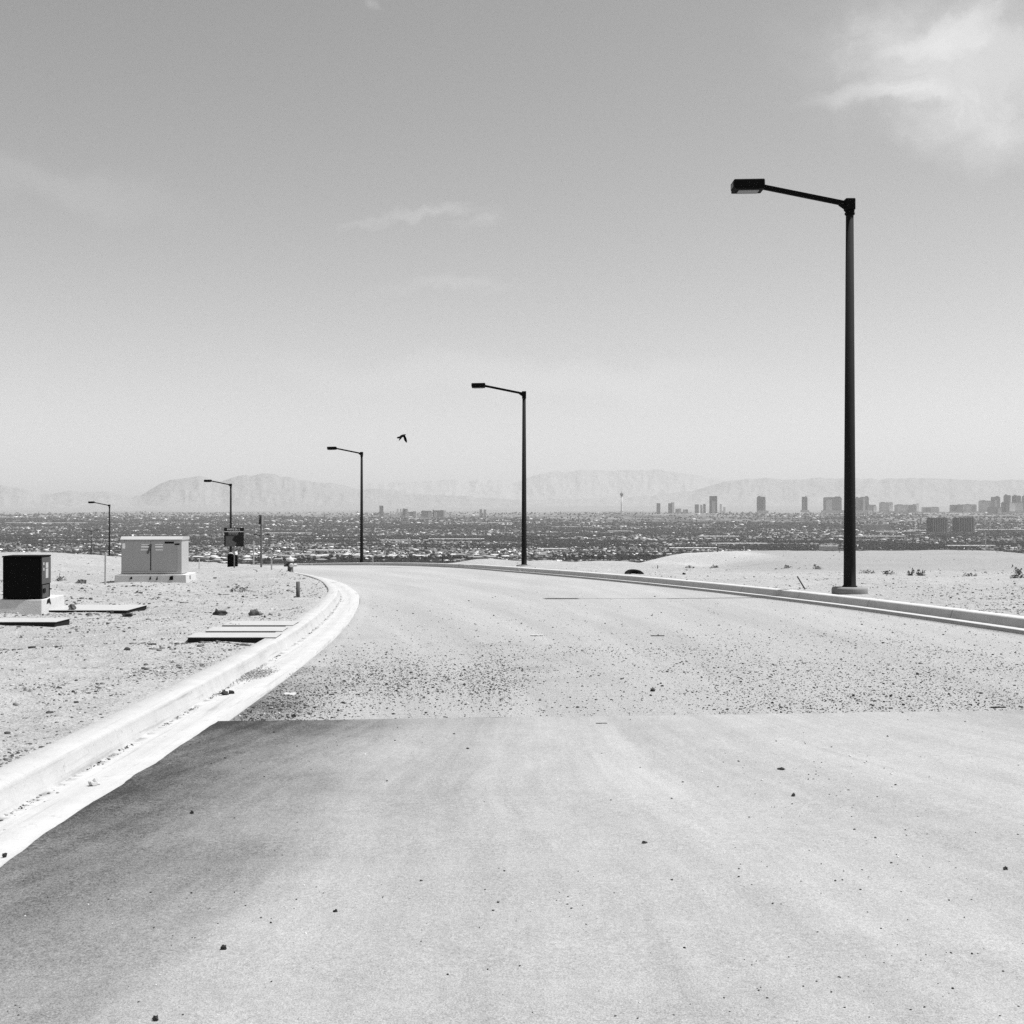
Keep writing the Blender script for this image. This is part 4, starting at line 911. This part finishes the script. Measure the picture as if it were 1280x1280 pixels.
# arch shaped tower: dark crown spanning two dark legs with a pale middle
d = float(vdist(642)); x = wx(892, d); z = Gs(x, d); H_ = wz(620, d) - z; u = d / F
r = empty('tower', (x, d, z), 0, 'tallest tower left of the lamp, dark top over a pale middle like an arch', 'tower', 'towers on the valley skyline')
MB().box(-4.5 * u, -2.2 * u, 0, 5 * u, -10, H_ * .72).build('leg_block', M_TW['dark'], r); MB().box(2.4 * u, 4.5 * u, 0, 5 * u, -10, H_ * .72).build('leg_block', M_TW['dark'], r)
MB().box(-2.19 * u, 2.39 * u, .6 * u, 4.4 * u, -10, H_ * .72 - .1).build('middle_block', M_TW['pale'], r); MB().box(-4.5 * u, 4.5 * u, 0, 5 * u, H_ * .721, H_).build('crown', M_TW['dark'], r)
d = float(vdist(641)); x = wx(1225, d); z = Gs(x, d); H_ = wz(622, d) - z
r = MB(); r.lathe([(.5 * d / F, -5), (.4 * d / F, H_ * .8), (.1 * d / F, H_)], 8); o = r.build('mast', M_TW['pale']); o.location = (x, d, z); tag(o, 'thin pale mast rising in the right skyline above the twin towers', 'mast')
# twin round dark towers with vertical ribs
def round_tower(px, wpx, pt, pb, label):
    d = float(vdist(pb)); x = wx(px, d); z = Gs(x, d); Rr = wpx / F * d / 2; H_ = wz(pt, d) - z
    r = empty('apartment_tower', (x, d + Rr * .5, z), R(8), label, 'tower', 'twin dark towers'); b = MB(); n = 40; prof = []
    for k in range(n):
        a = 2 * math.pi * k / n; q = 1.0 + (.035 if k % 2 else -.035); ex = 1 / (abs(math.cos(a)) ** 3.2 + abs(math.sin(a)) ** 3.2) ** (1 / 3.2); prof.append((Rr * ex * q * math.cos(a), Rr * .62 * ex * q * math.sin(a)))
    lo = [b.bm.verts.new((p[0], p[1], -10)) for p in prof]; hi = [b.bm.verts.new((p[0], p[1], H_ * .97)) for p in prof]
    for k in range(n): b.bm.faces.new([lo[k], lo[(k + 1) % n], hi[(k + 1) % n], hi[k]])
    b.bm.faces.new(hi); b.build('body', M_TW['ribbed'], r)
    for k in range(-3, 4): MB().box(Rr * (k * .25) - Rr * .018, Rr * (k * .25) + Rr * .018, -Rr * .66, -Rr * .60, 0, H_ * .94).build('balcony_stack', M_TW['pale'], r)
    MB().box(-Rr * .8, Rr * .8, -Rr * .45, Rr * .45, H_ * .971, H_).build('roof', M_CROWN, r)
    MB().box(Rr * .93, Rr * 1.02, -Rr * .4, Rr * .4, 0, H_ * .95).build('end_bay', M_TW['pale'], r); return r
round_tower(1173.5, 24, 647, 665.5, 'left one of the twin dark rounded towers in the mid valley'); round_tower(1206.5, 25, 647, 665.5, 'right one of the twin dark rounded towers in the mid valley')

# ------------------------------------------------------------------ mountains
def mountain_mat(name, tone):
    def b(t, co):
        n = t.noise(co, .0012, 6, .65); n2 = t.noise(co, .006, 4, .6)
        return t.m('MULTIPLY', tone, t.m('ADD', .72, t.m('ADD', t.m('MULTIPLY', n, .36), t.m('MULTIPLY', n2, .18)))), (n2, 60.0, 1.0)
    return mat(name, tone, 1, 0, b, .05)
def mountain(pts, d0, dep, base_row, tone, seed):
    px = np.linspace(pts[0][0], pts[-1][0], 900); row = np.interp(px, [p[0] for p in pts], [p[1] for p in pts])
    k = np.hanning(9); k /= k.sum(); row = np.convolve(np.pad(row, 4, mode='edge'), k, 'valid')
    row = row - 3.2 * (fbm(px, px * 0, 22, 6, seed) - .5) * np.clip((base_row - row) / 8, 0, 1) * 2
    az_ = (px - 640) / F; nv = 60; s = np.linspace(0, 1, nv); P = np.zeros((nv, len(px), 3))
    zc = (HOR - row) / F * (d0 + dep * .5)
    for i, q in enumerate(s):
        dd = d0 + dep * q; sh = np.clip(1 - abs(q - .5) * 2, 0, 1) ** 1.15
        rn = fbm(px * 1.0, dd / 60 + 0 * px, 30, 5, seed + 3) - .5; gully = np.abs(fbm(px, dd / 90 + 0 * px, 14, 3, seed + 5) - .5) * 2
        b0 = zrow(np.array([dd]))[0] - 30
        h = b0 + (zc - b0) * np.clip(sh * (1 + .35 * rn * (1 - sh)) - .12 * gully * sh * (1 - sh) * 2.5, -.02, 1)
        P[i, :, 0] = az_ * dd; P[i, :, 1] = dd; P[i, :, 2] = h
    o = new_mesh('mountain_range', P.reshape(-1, 3), grid_faces(nv, len(px)), mountain_mat('desert_rock', tone), smooth=True); return tag(o, kind='structure')
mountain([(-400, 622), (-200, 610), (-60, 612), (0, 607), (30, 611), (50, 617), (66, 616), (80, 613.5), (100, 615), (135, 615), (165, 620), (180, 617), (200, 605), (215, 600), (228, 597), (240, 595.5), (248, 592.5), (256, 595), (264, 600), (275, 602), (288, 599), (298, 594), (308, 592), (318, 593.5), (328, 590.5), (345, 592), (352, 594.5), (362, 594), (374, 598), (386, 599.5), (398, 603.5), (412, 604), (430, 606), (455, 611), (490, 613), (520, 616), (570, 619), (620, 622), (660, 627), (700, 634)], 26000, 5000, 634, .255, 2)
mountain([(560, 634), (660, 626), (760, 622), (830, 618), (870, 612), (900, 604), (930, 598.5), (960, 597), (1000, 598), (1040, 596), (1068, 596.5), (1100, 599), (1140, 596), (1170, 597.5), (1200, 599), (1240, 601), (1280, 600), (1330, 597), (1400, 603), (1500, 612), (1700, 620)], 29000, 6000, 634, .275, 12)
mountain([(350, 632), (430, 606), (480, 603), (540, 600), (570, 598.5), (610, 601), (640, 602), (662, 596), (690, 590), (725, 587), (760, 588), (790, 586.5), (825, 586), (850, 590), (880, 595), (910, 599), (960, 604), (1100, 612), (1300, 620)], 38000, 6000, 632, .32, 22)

# ------------------------------------------------------------------ haze
b = MB(); b.box(-31000, 31000, -2500, 46500, -240, 2000)
hz = b.build('haze', bpy.data.materials.new('haze_air')); tag(hz, kind='stuff', label='thin bright desert haze over the valley', cat='haze')
hm = hz.data.materials[0]; hm.use_nodes = True; hm.node_tree.nodes.clear(); ht_ = NT(hm.node_tree)
pv = ht_.node('ShaderNodeVolumePrincipled'); pv.inputs['Color'].default_value = (.97, .97, .97, 1); pv.inputs['Density'].default_value = 2.2e-5; pv.inputs['Anisotropy'].default_value = 0.0
mo = ht_.node('ShaderNodeOutputMaterial'); ht_.l.new(pv.outputs[0], mo.inputs['Volume'])
